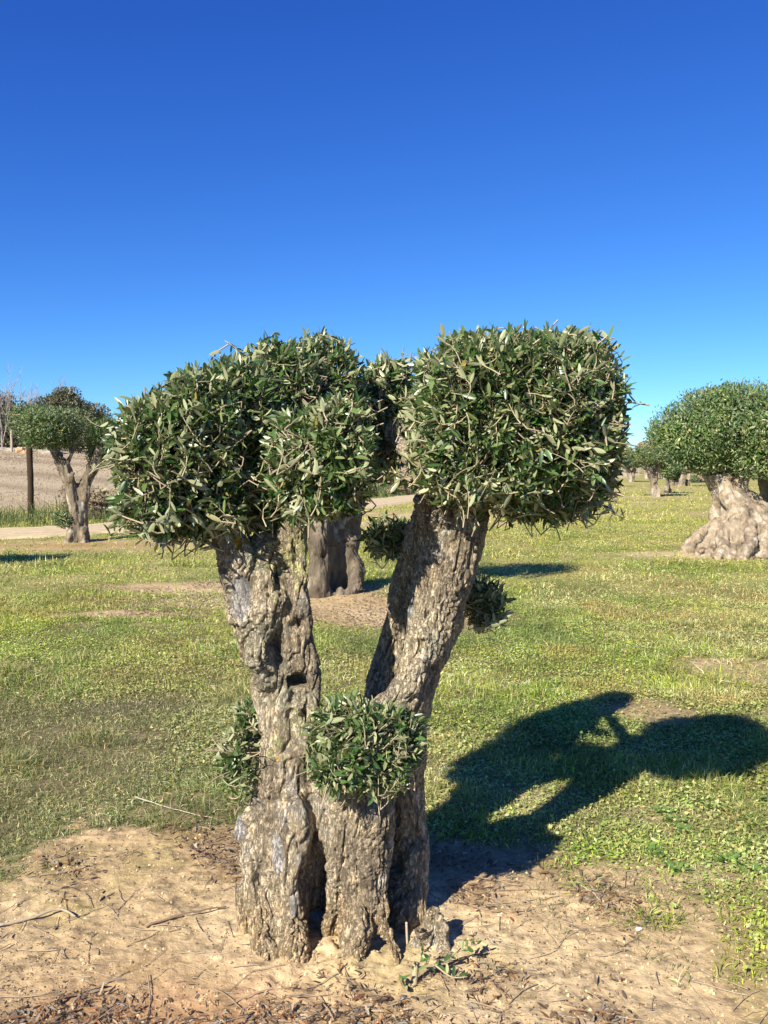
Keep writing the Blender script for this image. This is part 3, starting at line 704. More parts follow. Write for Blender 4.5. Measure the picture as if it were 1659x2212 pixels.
# olive just outside the frame whose shadow crosses the turf
Y = 12.4
olive('olive_tree', 'clipped olive outside the picture whose flat shadow lies on the turf', np.array([-8.1, Y, 0]), [
    strand([(-420, 1280, Y, 34), (-410, 1180, Y, 30), (-400, 1080, Y, 26), (-380, 980, Y, 14)], 16)], .04, .5, (.36, .29, .2),
    [(-385, 930, Y, 110, 50, .5, 3)], 4000, (.06, .1), 14)

# olives standing farther down the grove
GR = 'olives in the far rows of the grove'
def grove(label, base, tubes, lobes, nl, ll, seed, tone=(.27, .22, .155), boost=1.0, shoots=()):
    u, v, Y = base
    w = P(u, v, Y)
    return olive('olive_tree', label, np.array([w[0], Y, 0]), [strand([(a, b, Y + dy, r_) for (a, b, dy, r_) in t], 12, 10) for t in tubes], .05, .3, tone, [(a, b, Y + dy, ru, rv, ry, e) for (a, b, dy, ru, rv, ry, e) in lobes], nl, ll, seed, GR, boost, shoots=[([(a, b, Y + dy, ru, rv, ry, e) for (a, b, dy, ru, rv, ry, e) in s], n) for s, n in shoots])
grove('pale stout olive trunk with spread limbs and flat dark crown', (1411, 1072, 45), [[(1412, 1078, 0, 11), (1412, 1055, 0, 8.5), (1412, 1030, 0, 9), (1398, 1008, 0, 6), (1385, 990, 0, 3)], [(1413, 1060, 0, 7), (1415, 1030, 0, 8), (1421, 1008, 0, 6), (1430, 990, 0, 3)], [(1424, 1076, -.2, 5), (1422, 1050, 0, 4)]],
      [(1392, 985, 0, 34, 18, 1.2, 3), (1424, 988, .3, 24, 18, 1.0, 2.8), (1436, 998, .3, 14, 16, .7, 2.4)], 5000, (.10, .18), 21, boost=.9)
grove('dark short olive trunk with a hanging tuft of foliage', (1441, 1066, 49.7), [[(1441, 1072, 0, 9), (1441, 1050, 0, 6), (1442, 1030, 0, 5), (1446, 1010, 0, 3)], [(1447, 1070, .2, 6), (1444, 1050, 0, 4)]],
      [(1450, 1012, 0, 24, 12, .8, 2.4), (1441, 1022, 0, 12, 12, .6, 2.3)], 2600, (.10, .18), 22, (.16, .13, .10), 1.1)
grove('thick curving olive trunk under the domed crown', (1475, 1050, 66), [[(1472, 1054, 0, 9), (1473, 1038, 0, 7), (1478, 1022, 0, 6), (1484, 1006, 0, 5)], [(1482, 1054, .6, 7), (1484, 1036, .4, 5)]],
      [(1482, 1000, 0, 34, 13, 1.2, 2.6)], 2600, (.13, .22), 23)
grove('low broad olive bole with a thin green top', (1457, 1051, 68), [[(1452, 1055, 0, 9), (1452, 1042, 0, 7), (1450, 1032, 0, 4)], [(1460, 1055, 0, 8), (1461, 1040, 0, 6), (1464, 1030, 0, 3)]],
      [(1456, 1026, 0, 20, 7, .8, 2.4)], 1300, (.13, .22), 24)
grove('knotty pale olive with twin stubs and dark crown near the rear fence', (1363, 1040, 84), [[(1362, 1044, 0, 7), (1362, 1028, 0, 7), (1356, 1014, 0, 5), (1354, 1006, 0, 3)], [(1367, 1044, 0, 5), (1367, 1026, 0, 6), (1371, 1012, 0, 4)]],
      [(1358, 1001, 0, 22, 10, 1.2, 2.6), (1372, 1000, 0, 16, 10, 1, 2.4)], 2200, (.16, .26), 25, (.30, .235, .17), .8)
grove('slanting olive limb carrying a rounded green crown', (1288, 1052, 64), [[(1284, 1058, 0, 9), (1290, 1042, 0, 7), (1306, 1024, 0, 5), (1322, 1004, 0, 4)], [(1286, 1050, 0, 6), (1280, 1010, 0, 5)]],
      [(1314, 988, 0, 28, 16, 1.1, 2.5), (1286, 990, 0, 30, 20, 1.1, 2.5)], 4000, (.13, .22), 26, boost=1.25)
grove('stubby olive bole beside the sandy bank', (1398, 1037, 94), [[(1397, 1041, 0, 7), (1398, 1028, 0, 6), (1400, 1016, 0, 4)]], [(1402, 1008, 0, 16, 8, 1, 2.4)], 1200, (.17, .28), 27)
grove('leaning olive bole between stouter trunks', (1431, 1037, 96), [[(1434, 1041, 0, 7), (1430, 1030, 0, 6), (1426, 1018, 0, 4)]], [(1428, 1010, 0, 20, 9, 1, 2.4)], 1400, (.17, .28), 28)
grove('slim upright olive trunk with bush at its foot', (1489, 1042, 81), [[(1489, 1046, 0, 6), (1489, 1030, 0, 5), (1492, 1010, 0, 4)]], [(1492, 1003, 0, 24, 10, 1.1, 2.4)], 1500, (.16, .26), 29, shoots=[([(1499, 1034, -.5, 8, 8, .4, 2.3)], 400)])
grove('reddish broad olive bole seen past the ribbed trunk', (1514, 1040, 84), [[(1511, 1045, 0, 8), (1512, 1030, 0, 7), (1508, 1012, 0, 4)], [(1519, 1045, 0, 6), (1518, 1026, 0, 5)]], [(1512, 1005, 0, 26, 10, 1.2, 2.4)], 1500, (.16, .26), 30, (.28, .20, .14))

def far_tree(name, label, u, v, Y, lobes, n, ll, seed, tones, group, trunk=5):
    r = np.random.default_rng(seed); w = P(u, v, Y); z = float(terrain(np.array([w[0]]), np.array([Y]))[0])
    t = thing(name, label, 'tree', (w[0], Y, z), group)
    h = max(w[2], z + 1.0) - z
    tv, tf = tube(spline([(w[0], Y, z - .2), (w[0] + .1, Y, z + h * .5), (w[0], Y, z + h)], 8), np.linspace(trunk * Y / F, trunk * .5 * Y / F, 8), 8)
    part('trunk', tv, tf, M_BARKFAR, t, np.full((len(tv), 3), .2) * np.array([1, .85, .7]))
    far_crown(t, 'crown', lobes_px([(a, b, Y, ru, rv, ry, 2.3) for (a, b, ru, rv, ry) in lobes]), r, n, ll, 1, .3, .8, .45, tones, None, .35)
    return t
YG = [(.22, .22, .06), (.17, .19, .06), (.28, .24, .08)]; TAN = [(.30, .22, .10), (.26, .20, .10), (.20, .19, .08)]; DG = [(.035, .045, .022), (.05, .06, .03), (.07, .075, .04), (.10, .09, .05)]; TG = [(.05, .07, .03), (.07, .09, .04), (.10, .11, .05), (.12, .11, .06)]
GF = 'woodland trees behind the rear fence'
far_tree('leafy_tree', 'yellow-green leafy tree behind the rear fence', 1352, 992, 125, [(1352, 985, 14, 22, 2), (1364, 992, 12, 18, 2)], 2600, (.25, .45), 41, YG, GF)
far_tree('leafy_tree', 'tan autumn tree showing above the flat dark olive crown', 1390, 985, 135, [(1390, 972, 16, 20, 2), (1404, 975, 12, 20, 2)], 2600, (.25, .45), 42, TAN, GF)
far_tree('leafy_tree', 'ochre autumn tree tucked behind the domed olive crown', 1418, 985, 130, [(1418, 968, 14, 24, 2), (1432, 975, 16, 22, 2)], 2600, (.25, .45), 43, YG + TAN, GF)
far_tree('leafy_tree', 'dull green tree at the woodland end beside the clipped crown', 1325, 1000, 140, [(1322, 996, 26, 14, 3), (1300, 998, 26, 16, 3)], 2600, (.25, .45), 44, YG + TG, GF)
far_tree('leafy_tree', 'long dark green thicket tree behind the grove trunks', 1470, 1000, 140, [(1460, 1005, 40, 22, 3), (1520, 1000, 40, 26, 3)], 4200, (.28, .5), 45, TG, GF)
far_tree('leafy_tree', 'broad green thicket tree behind the ribbed trunk', 1590, 1000, 140, [(1590, 1000, 50, 28, 3), (1670, 1000, 50, 28, 3)], 4200, (.28, .5), 46, TG, GF)

# dark evergreen, bare trees and rocks on the rise beyond the fence
far_tree('evergreen_tree', 'dark bushy evergreen crowning the rise behind the Y-shaped olive', 110, 940, 70, [(120, 895, 44, 46, 2.2), (75, 915, 46, 44, 2), (165, 905, 34, 40, 2), (30, 925, 46, 42, 2), (200, 915, 38, 40, 2), (105, 940, 90, 28, 2), (140, 870, 34, 34, 1.8)], 26000, (.16, .30), 51, DG, None, 8)
far_tree('evergreen_shrub', 'low dark shrub at the foot of the bare trees', 2, 950, 68, [(8, 908, 46, 56, 1.8), (-40, 920, 50, 50, 2), (44, 934, 32, 32, 1.6), (20, 955, 60, 16, 1.4)], 11000, (.14, .26), 52, DG, None, 4)

def bare_tree(label, u, v0, v1, Y, seed, spread=.35, n1=7):
    r = np.random.default_rng(seed); w = P(u, v0, Y); z = float(terrain(np.array([w[0]]), np.array([Y]))[0]); top = P(u, v1, Y)[2]
    H = top - z
    t = thing('bare_tree', label, 'tree', (w[0], Y, z), 'leafless trees on the rise')
    tr = spline([(w[0], Y, z - .2), (w[0] + r.normal() * .15, Y, z + H * .4), (w[0] + r.normal() * .3, Y, z + H * .8)], 10)
    tv, tf = tube(tr, np.linspace(.10, .03, 10), 7); part('trunk', tv, tf, M_BARKFAR, t, np.full((len(tv), 3), .26) * np.array([1, .9, .8]))
    st, di, ln, rd = [], [], [], []
    for k in range(n1):
        f = r.uniform(.15, .8); p = tr[int(f * 9)]
        st.append(p); di.append(unit(np.array([r.normal() * spread, r.normal() * spread, 1.0]))); ln.append(H * (1.02 - f) * r.uniform(.7, 1)); rd.append(.035)
    paths, rads = [], []
    def go(p, d, l, rad, lev):
        ts = np.linspace(0, 1, 6); b_ = r.normal(size=3) * .1 * l
        q = p + d[None] * (ts * l)[:, None] + b_[None] * (np.sin(ts * 2))[:, None]
        paths.append(q); rads.append(np.linspace(rad, rad * .5, 6))
        if lev == 0: return
        for k in range(5):
            i = r.integers(1, 6); dd = unit(d + np.array([r.normal(), r.normal(), r.uniform(0, .8)]) * .38)
            go(q[i], dd, l * r.uniform(.3, .55), max(rad * .55, .010), lev - 1)
    for a in zip(st, di, ln, rd): go(*a, 2)
    v, f_ = many_tubes(np.array(paths), np.array(rads), 3)
    part('branches', v, f_, M_BARKFAR, t, np.full((len(v), 3), .30) * np.array([1, .88, .78]))
far_tree('evergreen_shrub', 'grey-green shrub beside the pale ledge stone', 170, 960, 66, [(165, 958, 26, 18, 1.2), (200, 955, 30, 22, 1.4)], 3000, (.14, .26), 53, DG, None, 4)
bare_tree('thin leafless tree at the picture edge over dark shrub', 5, 950, 822, 66, 61)
bare_tree('leafless pale-twigged tree beside the dark evergreen', 26, 950, 812, 67, 62)
bare_tree('leafless sapling rising against the evergreen crown', 46, 950, 838, 69, 63, .3, 5)
bare_tree('bare wispy poplar standing above the evergreen top', 150, 930, 812, 72, 64, .18, 9)
bare_tree('leafless twiggy tree poking over the evergreen middle', 82, 930, 826, 73, 65, .25, 7)

def rock(name, label, cat, u, v, Y, ru, rv, ry, seed, tone, group=None):
    r = np.random.default_rng(seed)
    th = np.linspace(0, np.pi, 18); ph = np.linspace(0, 2 * np.pi, 30, endpoint=False)
    T_, Ph = np.meshgrid(th, ph, indexing='ij')
    d = np.stack([np.sin(T_) * np.cos(Ph), np.sin(T_) * np.sin(Ph), np.cos(T_)], -1).reshape(-1, 3)
    d = np.sign(d) * np.abs(d) ** .6
    d = d * (1 + .55 * fbm(d * 1.4 + seed, 3, seed))[:, None]
    c_ = P(u, v, Y); v_ = c_ + d * np.array([ru * Y / F, ry, rv * Y / F])
    i = np.arange(17)[:, None] * 30; j = np.arange(30)[None]; j2 = (j + 1) % 30
    q = np.stack([i + j, i + 30 + j, i + 30 + j2, i + j2], -1).reshape(-1, 4)
    tn_ = np.array(tone) * (1 + .25 * fbm(d * 3, 3, seed + 3))[:, None]
    return single(name, label, cat, v_, q, M_STONE, tn_, False, group, c_)
rock('boulder', 'orange-tan angular boulder on the rise by the dark post', 'boulder', 51, 980, 60, 13, 13, .5, 71, (.42, .27, .15), 'rocks on the rise')
rock('boulder', 'low grey rock slab at the rise top near the bare trees', 'boulder', 20, 976, 64, 24, 8, .6, 72, (.33, .29, .22), 'rocks on the rise')
rock('boulder', 'grey-green rock bank under the box-clipped crown', 'boulder', 84, 974, 64, 30, 9, .8, 73, (.30, .26, .19), 'rocks on the rise')
rock('boulder', 'pale flat ledge stone showing left of the olive limbs', 'boulder', 118, 980, 62, 22, 6, .6, 74, (.40, .34, .26), 'rocks on the rise')

# fences
def fence(label, posts, tone_fn, wires, wire_r, group=None):
    a = posts[0][0]
    t = thing('fence', label, 'fence', a)
    for k, (p, h, w) in enumerate(posts):
        q = spline([p - np.array([0, 0, .2]), p + np.array([.02, 0, h * .5]), p + np.array([0, .01, h - .03]), p + np.array([0, 0, h])], 14)
        rr = np.full(14, w); rr[-1] = w * .8
        v, f = tube(q, rr, 10)
        v = v + .12 * w * np.stack([noise(v * 9, k), noise(v * 9, k + 5), np.zeros(len(v))], 1)
        part('post', v, f, M_WOOD, t, np.broadcast_to(np.array(tone_fn(k)), (len(v), 3)))
    for hh in wires:
        q = np.array([p + np.array([0, 0, h * hh]) for (p, h, w) in posts])
        v, f = tube(q, np.full(len(q), wire_r), 4); part('wire', v, f, M_WOOD, t, np.full((len(v), 3), .25))
def tz(x, y): return float(terrain(np.array([x]), np.array([y]))[0])
fp = []
for (u, Y, h, w) in [(-150, 22.5, 1.9, .09), (65, 27.0, 0, .095), (27, 61, 1.5, .09), (10, 80, 1.5, .09)]:
    x = (u - CU) / F * Y; z = tz(x, Y)
    if h == 0: h = P(65, 968, Y)[2] - z
    fp.append((np.array([x, Y, z]), h, w))
fence('wire fence with dark wooden post on the dry grass rise', fp[:2], lambda k: (.05, .033, .022), (.35, .6, .85), .003)
fence('pale weathered post and wire fence on the rise near boulders', fp[2:], lambda k: (.34, .29, .21), (.4, .8), .004)
fp = []
for k in range(16):
    x = 24.5 + k * .72 + .15 * math.sin(k * 7.1); y = 101 + k * .35
    fp.append((np.array([x, y, tz(x, y)]), 1.45 + .15 * math.sin(k * 3.3), .06))
fence('long fence of closely set pale posts at the grove end', fp, lambda k: np.array((.34, .29, .22)) * (.85 + .3 * ((k * 37) % 10) / 10), (.3, .6, .9), .006)

# ------------------------------------------------------------------ small growth on the ground
def scatter(n, y0, y1, r, power=1.0, half=.58, pad=1.3):
    """positions spread over the visible wedge, denser nearby"""
    t = r.random(n)
    y = (y0 ** (1 - power) + t * (y1 ** (1 - power) - y0 ** (1 - power))) ** (1 / (1 - power)) if power != 1 else y0 * (y1 / y0) ** t
    x = r.uniform(-1, 1, n) * (half * y + pad)
    return x, y

def clear_of_trees(x, y):
    ok = np.hypot((x + .12) / .5, (y - 2.98) / .34) > 1
    ok &= np.hypot((x + .55) / .5, (y - 10.7) / .5) > 1
    ok &= np.hypot((x - 6.9) / 1.5, (y - 16.2) / 1.3) > 1
    return ok

def ground_z(x, y):
    return terrain(x, y)

GREENS = np.array([(.13, .22, .03), (.20, .30, .045), (.27, .35, .055), (.08, .14, .03), (.16, .21, .09)])
DRYS = np.array([(.44, .37, .20), (.36, .30, .17), (.30, .28, .17), (.54, .46, .27)])
def patch_tone(x, y, r):
    m = len(x)
    i = r.integers(0, 5, m)
    g = GREENS[i]
    k = n2(x, y, .8, 3, 81); k2 = n2(x, y, .3, 3, 82)
    yl = sstep(-.1, .45, k)[:, None]
    g = g * (1 - .5 * yl) + np.array([.34, .36, .065]) * .5 * yl
    grey = sstep(-.15, .4, n2(x, y, .9, 3, 83) + .35 * sstep(-.2, -1.2, x) * sstep(7.5, 4.5, y))[:, None]
    g = g * (1 - .65 * grey) + np.array([.21, .24, .135]) * .65 * grey
    dry = r.random(m) < np.clip(.25 + .38 * sstep(0, .5, k2) + .22 * grey[:, 0], 0, .8)
    g = np.where(dry[:, None], DRYS[r.integers(0, 4, m)], g)
    br = (sstep(.12, .45, n2(x, y, 1.2, 3, 71)) * .55 * sstep(3.5, 5, y))[:, None]; g = g * (1 - br) + np.array([.30, .235, .115]) * br
    bl = (sstep(.1, .45, n2(x, y, .75, 3, 72)) * .6)[:, None]; g = g * (1 - bl) + np.array([.115, .185, .07]) * bl
    f_ = sstep(9, 30, y)[:, None] * .5
    g = g * (1 - f_) + np.array([.32, .32, .075]) * f_
    return np.clip(g * r.uniform(.6, 1.4, (m, 1)) * (1 + np.array([.80, .60, .32]) * (1 - .8 * (sstep(.2, -.5, x) * sstep(8, 5.5, y))[:, None])) * (1 + .35 * n2(x, y, 4.5, 2, 78) + .35 * n2(x, y, 1.6, 2, 79))[:, None], 0, .75)

def blades(x, y, h, w, tone, r, lean=.5, z0=None):
    m = len(x)
    z = (ground_z(x, y) if z0 is None else z0) - .006
    a = r.uniform(0, 2 * np.pi, m); l = np.abs(r.normal(0, lean, m))
    d = unit(np.stack([np.cos(a) * l, np.sin(a) * l, np.ones(m)], 1))
    s = np.stack([-np.sin(a), np.cos(a), np.zeros(m)], 1) if False else unit(np.cross(d, r.normal(size=(m, 3))))
    b = np.stack([x, y, z], 1)
    bendv = np.stack([np.cos(a), np.sin(a), np.full(m, -.6)], 1) * (h * np.clip(l, .1, 1.0) * .45)[:, None]
    mid = b + d * (h * .55)[:, None]; tip = b + d * h[:, None] + bendv; mid[:, 2] = np.maximum(mid[:, 2], b[:, 2] + .010); tip[:, 2] = np.maximum(tip[:, 2], b[:, 2] + .008)
    v = np.stack([b - s * w[:, None] * .4, b + s * w[:, None] * .4, mid + s * w[:, None] * .5, mid - s * w[:, None] * .5, tip], 1)
    o_ = (np.arange(m) * 5)[:, None]
    return v.reshape(-1, 3), [o_ + np.array([[0, 1, 2, 3]]), o_ + np.array([[3, 2, 4]])], np.repeat(tone, 5, axis=0)

rg = np.random.default_rng(303)
g = Geo()
for (n, y0, y1, hh, pw) in [(800000, 2.2, 10.5, (.02, .06), 1.0), (215000, 8.5, 26, (.03, .07), .9), (70000, 24, 70, (.05, .11), .9)]:
    x, y = scatter(n, y0, y1, rg, pw)
    d = dirt_mask(x, y)
    ok = (rg.random(n) > d * 1.12) & clear_of_trees(x, y) & (path_dist(x, y) > 1.35) & (field_mask(x, y) < .5)
    ok &= rg.random(n) < .8 + .8 * n2(x, y, 3.5, 2, 85)
    x, y = x[ok], y[ok]
    h = rg.uniform(*hh, len(x)) * (.7 + .9 * sstep(-.1, .6, n2(x, y, 1.3, 2, 86)))
    tuft = sstep(.42, .62, n2(x, y, 2.4, 2, 87)); h = h * (1 + 1.0 * tuft)
    w = np.maximum(.0032, .00072 * y) * rg.uniform(.7, 1.3, len(x))
    g.add(*blades(x, y, h, w, patch_tone(x, y, rg), rg, 1.15 if y1 < 12 else .8))
# ragged thin tufts on the bare soil
x, y = scatter(26000, 2.3, 5.5, rg, 1.0)
cl = n2(x, y, 3.2, 2, 88); ok = (dirt_mask(x, y) > .4) & (cl > .45 - .2 * sstep(.4, .9, x)) & clear_of_trees(x, y); x, y = x[ok], y[ok]
g.add(*blades(x, y, rg.uniform(.015, .045, len(x)), rg.uniform(.002, .0035, len(x)), DRYS[rg.integers(0, 4, len(x))] * .5 + np.array([.16, .19, .10]) * .5, rg, .9))
o = part('grass', *g.get()[:2], M_GRASS, None, g.get()[2]); o['kind'] = 'stuff'; o['label'] = 'short mixed green and dry grass over the grove floor'

# clover and other low broad-leaved weeds
g = Geo()
for (n, y0, y1, s0) in [(430000, 2.2, 10, 1.0), (110000, 9, 26, 1.5)]:
    x, y = scatter(n, y0, y1, rg, 1.0)
    d = dirt_mask(x, y)
    cl = n2(x, y, 1.1, 3, 84) + .45 * sstep(.2, .9, x / np.maximum(y, 1) * 3) - .25 * sstep(-.3, -1, x) * sstep(7, 5, y)
    ok = (rg.random(n) > d * 1.25) & clear_of_trees(x, y) & (path_dist(x, y) > 1.4) & (field_mask(x, y) < .4) & (cl + rg.normal(0, .15, n) > -.05)
    x, y = x[ok], y[ok]; m = len(x)
    z = ground_z(x, y) + rg.uniform(.003, .035, m) * (.5 + sstep(-.1, .5, n2(x, y, 2.0, 2, 89)))
    a = rg.uniform(0, 2 * np.pi, m); dr = np.stack([np.cos(a), np.sin(a), rg.normal(.25, .3, m)], 1)
    nm = np.stack([rg.normal(0, .45, m), rg.normal(0, .45, m), np.ones(m)], 1)
    ln = np.maximum(rg.uniform(.010, .026, m), .0018 * y * rg.uniform(.7, 1.2, m))
    tn_ = patch_tone(x, y, rg) * .6 + np.array([.25, .35, .07]) * .45 * rg.uniform(.6, 1.4, (m, 1))
    g.add(*leaves(np.stack([x, y, z], 1), dr, nm, ln, ln * rg.uniform(.45, .75, m), tn_, False))
o = part('weeds', *g.get()[:2], M_GRASS, None, g.get()[2]); o['kind'] = 'stuff'; o['label'] = 'low bright green clover and weeds among the grass'
# bigger rosettes at the turf edge
g = Geo()
for (u, v) in [(1480, 1790), (1500, 1815), (1640, 1795), (1620, 1840), (1500, 1745), (1560, 1760), (1450, 1770), (1650, 1740), (1540, 1700), (1590, 1880), (1480, 1900), (1640, 1900), (1420, 1860), (1130, 1640)]:
    Yg = F * EYE / (v - 1005); x0 = (u - CU) / F * Yg
    m = 26; a = rg.uniform(0, 2 * np.pi, m); rr = rg.uniform(0, .035, m)
    x = x0 + np.cos(a) * rr; y = Yg + np.sin(a) * rr
    dr = np.stack([np.cos(a), np.sin(a), rg.uniform(.1, .8, m)], 1); nm = np.stack([-np.cos(a) * .4, -np.sin(a) * .4, np.ones(m)], 1) + rg.normal(size=(m, 3)) * .25
    ln = rg.uniform(.02, .045, m)
    g.add(*leaves(np.stack([x, y, ground_z(x, y) + .006], 1), dr, nm, ln, ln * .5, np.array([.15, .25, .06]) * rg.uniform(.7, 1.3, (m, 1)), True, rg.normal(.15, .1, m)))
o = part('broadleaf_weeds', *g.get()[:2], M_GRASS, None, g.get()[2]); o['kind'] = 'stuff'; o['label'] = 'broad-leaved green weeds along the turf edge'
# yellow flowers
x, y = scatter(2200, 4.0, 16, rg, 1.0); ok = (dirt_mask(x, y) < .3) & (n2(x, y, .7, 2, 90) + .5 * sstep(-.2, .4, x / y) > .2) & clear_of_trees(x, y); x, y = x[ok], y[ok]; m = len(x)
g = Geo(); z = ground_z(x, y) + rg.uniform(.025, .055, m)
for k in range(3):
    a = k * 2.1 + rg.uniform(0, 1, m); dr = np.stack([np.cos(a), np.sin(a), np.full(m, .4)], 1)
    ln = np.maximum(.006, .0009 * y)
    g.add(*leaves(np.stack([x, y, z], 1), dr, np.broadcast_to(np.array([0, -.3, 1.0]), (m, 3)), ln, ln * .9, np.array([.62, .50, .03]) * rg.uniform(.8, 1.1, (m, 1)), False))
o = part('wildflowers', *g.get()[:2], M_GRASS, None, g.get()[2]); o['kind'] = 'stuff'; o['label'] = 'tiny yellow flowers dotted through the turf'
# tall green verge beyond the path and dry grass on the rise
g = Geo()
n = 90000; x = rg.uniform(-32, 8, n); y = rg.uniform(16, 62, n)
d = -.904 * (x + 8.7) + .426 * (y - 19.7); pdn = path_dist(x, y)
ok = (d > 0) & (pdn > 1.4) & (pdn < 5.4 + .9 * n2(x, y, .6, 2, 92)) & (x > -.56 * y - 1); x, y = x[ok], y[ok]; m = len(x)
tn_ = np.array([(.055, .10, .025), (.08, .125, .035), (.11, .14, .06), (.045, .08, .022), (.24, .20, .11)])[rg.integers(0, 5, m)] * rg.uniform(.7, 1.25, (m, 1))
g.add(*blades(x, y, rg.uniform(.35, .85, m) * (.7 + .5 * n2(x, y, .8, 2, 93)), np.maximum(.012, .0007 * y), tn_, rg, .35))
o = part('verge_grass', *g.get()[:2], M_GRASS, None, g.get()[2]); o['kind'] = 'stuff'; o['label'] = 'tall green grass verge beyond the sandy path'
g = Geo()
n = 80000; y = rg.uniform(20, 90, n); x = -.56 * y - 1 + rg.random(n) * (.58 * y + 14)
ok = (field_mask(x, y) > .35) & (path_dist(x, y) > 3.2) & (rg.random(n) < .5 + .5 * n2(x, y, .5, 3, 94)); x, y = x[ok], y[ok]; m = len(x)
tn_ = np.array([(.38, .30, .19), (.34, .26, .165), (.29, .22, .14), (.42, .34, .22), (.25, .22, .12)])[rg.integers(0, 5, m)] * (1 + .35 * n2(x, y, .16, 2, 66))[:, None] * rg.uniform(.7, 1.2, (m, 1))
g.add(*blades(x, y, rg.uniform(.04, .11, m) * (1 + 2.2 * sstep(34, 26, y)), np.maximum(.014, .0007 * y), tn_, rg, .9))
o = part('dry_grass', *g.get()[:2], M_DRY, None, g.get()[2]); o['kind'] = 'stuff'; o['label'] = 'dry brown grass over the rise'

# dry bramble behind the Y-shaped olive
def bramble(label, u, v, Y, ru, rv, ry, seed, n):
    r = np.random.default_rng(seed); c_ = P(u, v, Y); z = tz(c_[0], Y)
    t = thing('dry_bush', label, 'bush', (c_[0], Y, z), 'dry bushes behind the path')
    d = unit(r.normal(size=(n, 3))); d[:, 2] = np.abs(d[:, 2]) * .9
    top = np.array([c_[0], Y, z]) + d * np.array([ru * Y / F, ry, 2 * rv * Y / F]) * r.uniform(.6, 1, (n, 1))
    st = np.array([c_[0], Y, z]) + r.normal(size=(n, 3)) * np.array([.3, .3, .0]) * ru * Y / F
    ts = np.linspace(0, 1, 6); pa = st[:, None] * (1 - ts)[None, :, None] + top[:, None] * ts[None, :, None] + (r.normal(size=(n, 3)) * .12)[:, None] * np.sin(ts * 3)[None, :, None]
    v_, f_ = many_tubes(pa, np.broadcast_to(np.linspace(.012, .005, 6)[None], pa.shape[:2]), 3)
    part('stems', v_, f_, M_TWIG, t, np.repeat(np.array([.34, .26, .17]) * r.uniform(.6, 1.3, (n, 1)), 18, axis=0))
    far_crown(t, 'foliage', [(np.array([c_[0], Y, z + rv * Y / F]), np.array([ru * Y / F, ry, rv * Y / F]), 2.2)], r, n * 4, (.05, .11), 1, .3, 2.0, .4, [(.30, .23, .13), (.22, .17, .10), (.14, .14, .07), (.36, .29, .18)], M_DRY, .3)
bramble('tangled tan bramble behind the Y-shaped olive trunk', 212, 1060, 26.0, 40, 34, .8, 95, 500)
bramble('brown dry bush between the limbs of the Y-shaped olive', 168, 1040, 28.5, 34, 34, .8, 96, 450)
bramble('dry straw-coloured bush seen in the gap under the crowns', 862, 1040, 46, 34, 14, .9, 97, 350)

# ------------------------------------------------------------------ litter, sticks, stones, the small sprout
rl = np.random.default_rng(404)
zz = {}
def fine_z(x, y):
    """height of the built ground sheet (nearest grid point)"""
    i = np.clip(np.searchsorted(xs, x), 0, nx_ - 1); j = np.clip(np.searchsorted(ys, y), 0, ny_ - 1)
    return gz[j * nx_ + i]
n = 80000; x, y = scatter(n, 2.05, 5.0, rl, 1.3, .5, .4)
ld = n2(x, y, 1.7, 3, 52) + .62 * sstep(2.62, 2.3, y) * sstep(.9, -.2, x) + .35 * n2(x, y, 6, 2, 99) + .25 * sstep(.5, 1.0, x) * (y < 3.5) + .5 * np.exp(-((x + .25) ** 2 + (y - 2.62) ** 2) / .12)
ok = (dirt_mask(x, y) > .3) & (ld + rl.normal(0, .15, n) > .38) & (np.hypot((x + .12) / .42, (y - 2.98) / .26) > 1); x, y = x[ok], y[ok]; m = len(x)
a = rl.uniform(0, 2 * np.pi, m); dr = np.stack([np.cos(a), np.sin(a), rl.normal(.05, .18, m)], 1); nm = np.stack([rl.normal(0, .55, m), rl.normal(0, .55, m), np.ones(m)], 1)
tn_ = np.array([(.30, .22, .13), (.22, .15, .09), (.38, .31, .21), (.14, .09, .055), (.26, .24, .19), (.24, .11, .05), (.09, .06, .04), (.12, .09, .06)])[rl.integers(0, 8, m)] * rl.uniform(.7, 1.25, (m, 1))
ln = rl.uniform(.008, .036, m) * rl.choice([.6, 1, 1, 1.25], m)
g = Geo(); g.add(*leaves(np.stack([x, y, fine_z(x, y) + rl.uniform(.001, .010, m)], 1), dr, nm, ln, ln * rl.uniform(.16, .28, m), tn_, True, rl.normal(.1, .3, m)))
x, y = scatter(34000, 2.05, 4.8, rl, 1.3, .5, .4); ok = (dirt_mask(x, y) > .35) & (n2(x, y, 2.6, 3, 98) + rl.normal(0, .3, len(x)) > .05); x, y = x[ok], y[ok]; m = len(x)
a = rl.uniform(0, 2 * np.pi, m); dr = np.stack([np.cos(a), np.sin(a), rl.normal(.0, .25, m)], 1); nm = rl.normal(size=(m, 3)) * .5 + np.array([0, 0, 1.0]); ln = rl.uniform(.004, .014, m)
g.add(*leaves(np.stack([x, y, fine_z(x, y) + .002], 1), dr, nm, ln, ln * rl.uniform(.25, .6, m), np.array([(.12, .08, .05), (.20, .14, .085), (.07, .05, .035), (.34, .27, .17)])[rl.integers(0, 4, m)], False))
nt = 1100; x, y = scatter(nt, 2.1, 4.6, rl, 1.2); ok = dirt_mask(x, y) > .35; x, y = x[ok], y[ok]; m = len(x)
a = rl.uniform(0, 2 * np.pi, m); l = rl.uniform(.03, .16, m); ts = np.linspace(0, 1, 5)
px = x[:, None] + np.cos(a)[:, None] * l[:, None] * (ts - .5); py = y[:, None] + np.sin(a)[:, None] * l[:, None] * (ts - .5) + (rl.normal(size=(m, 1)) * .01) * np.sin(ts * 3)[None]
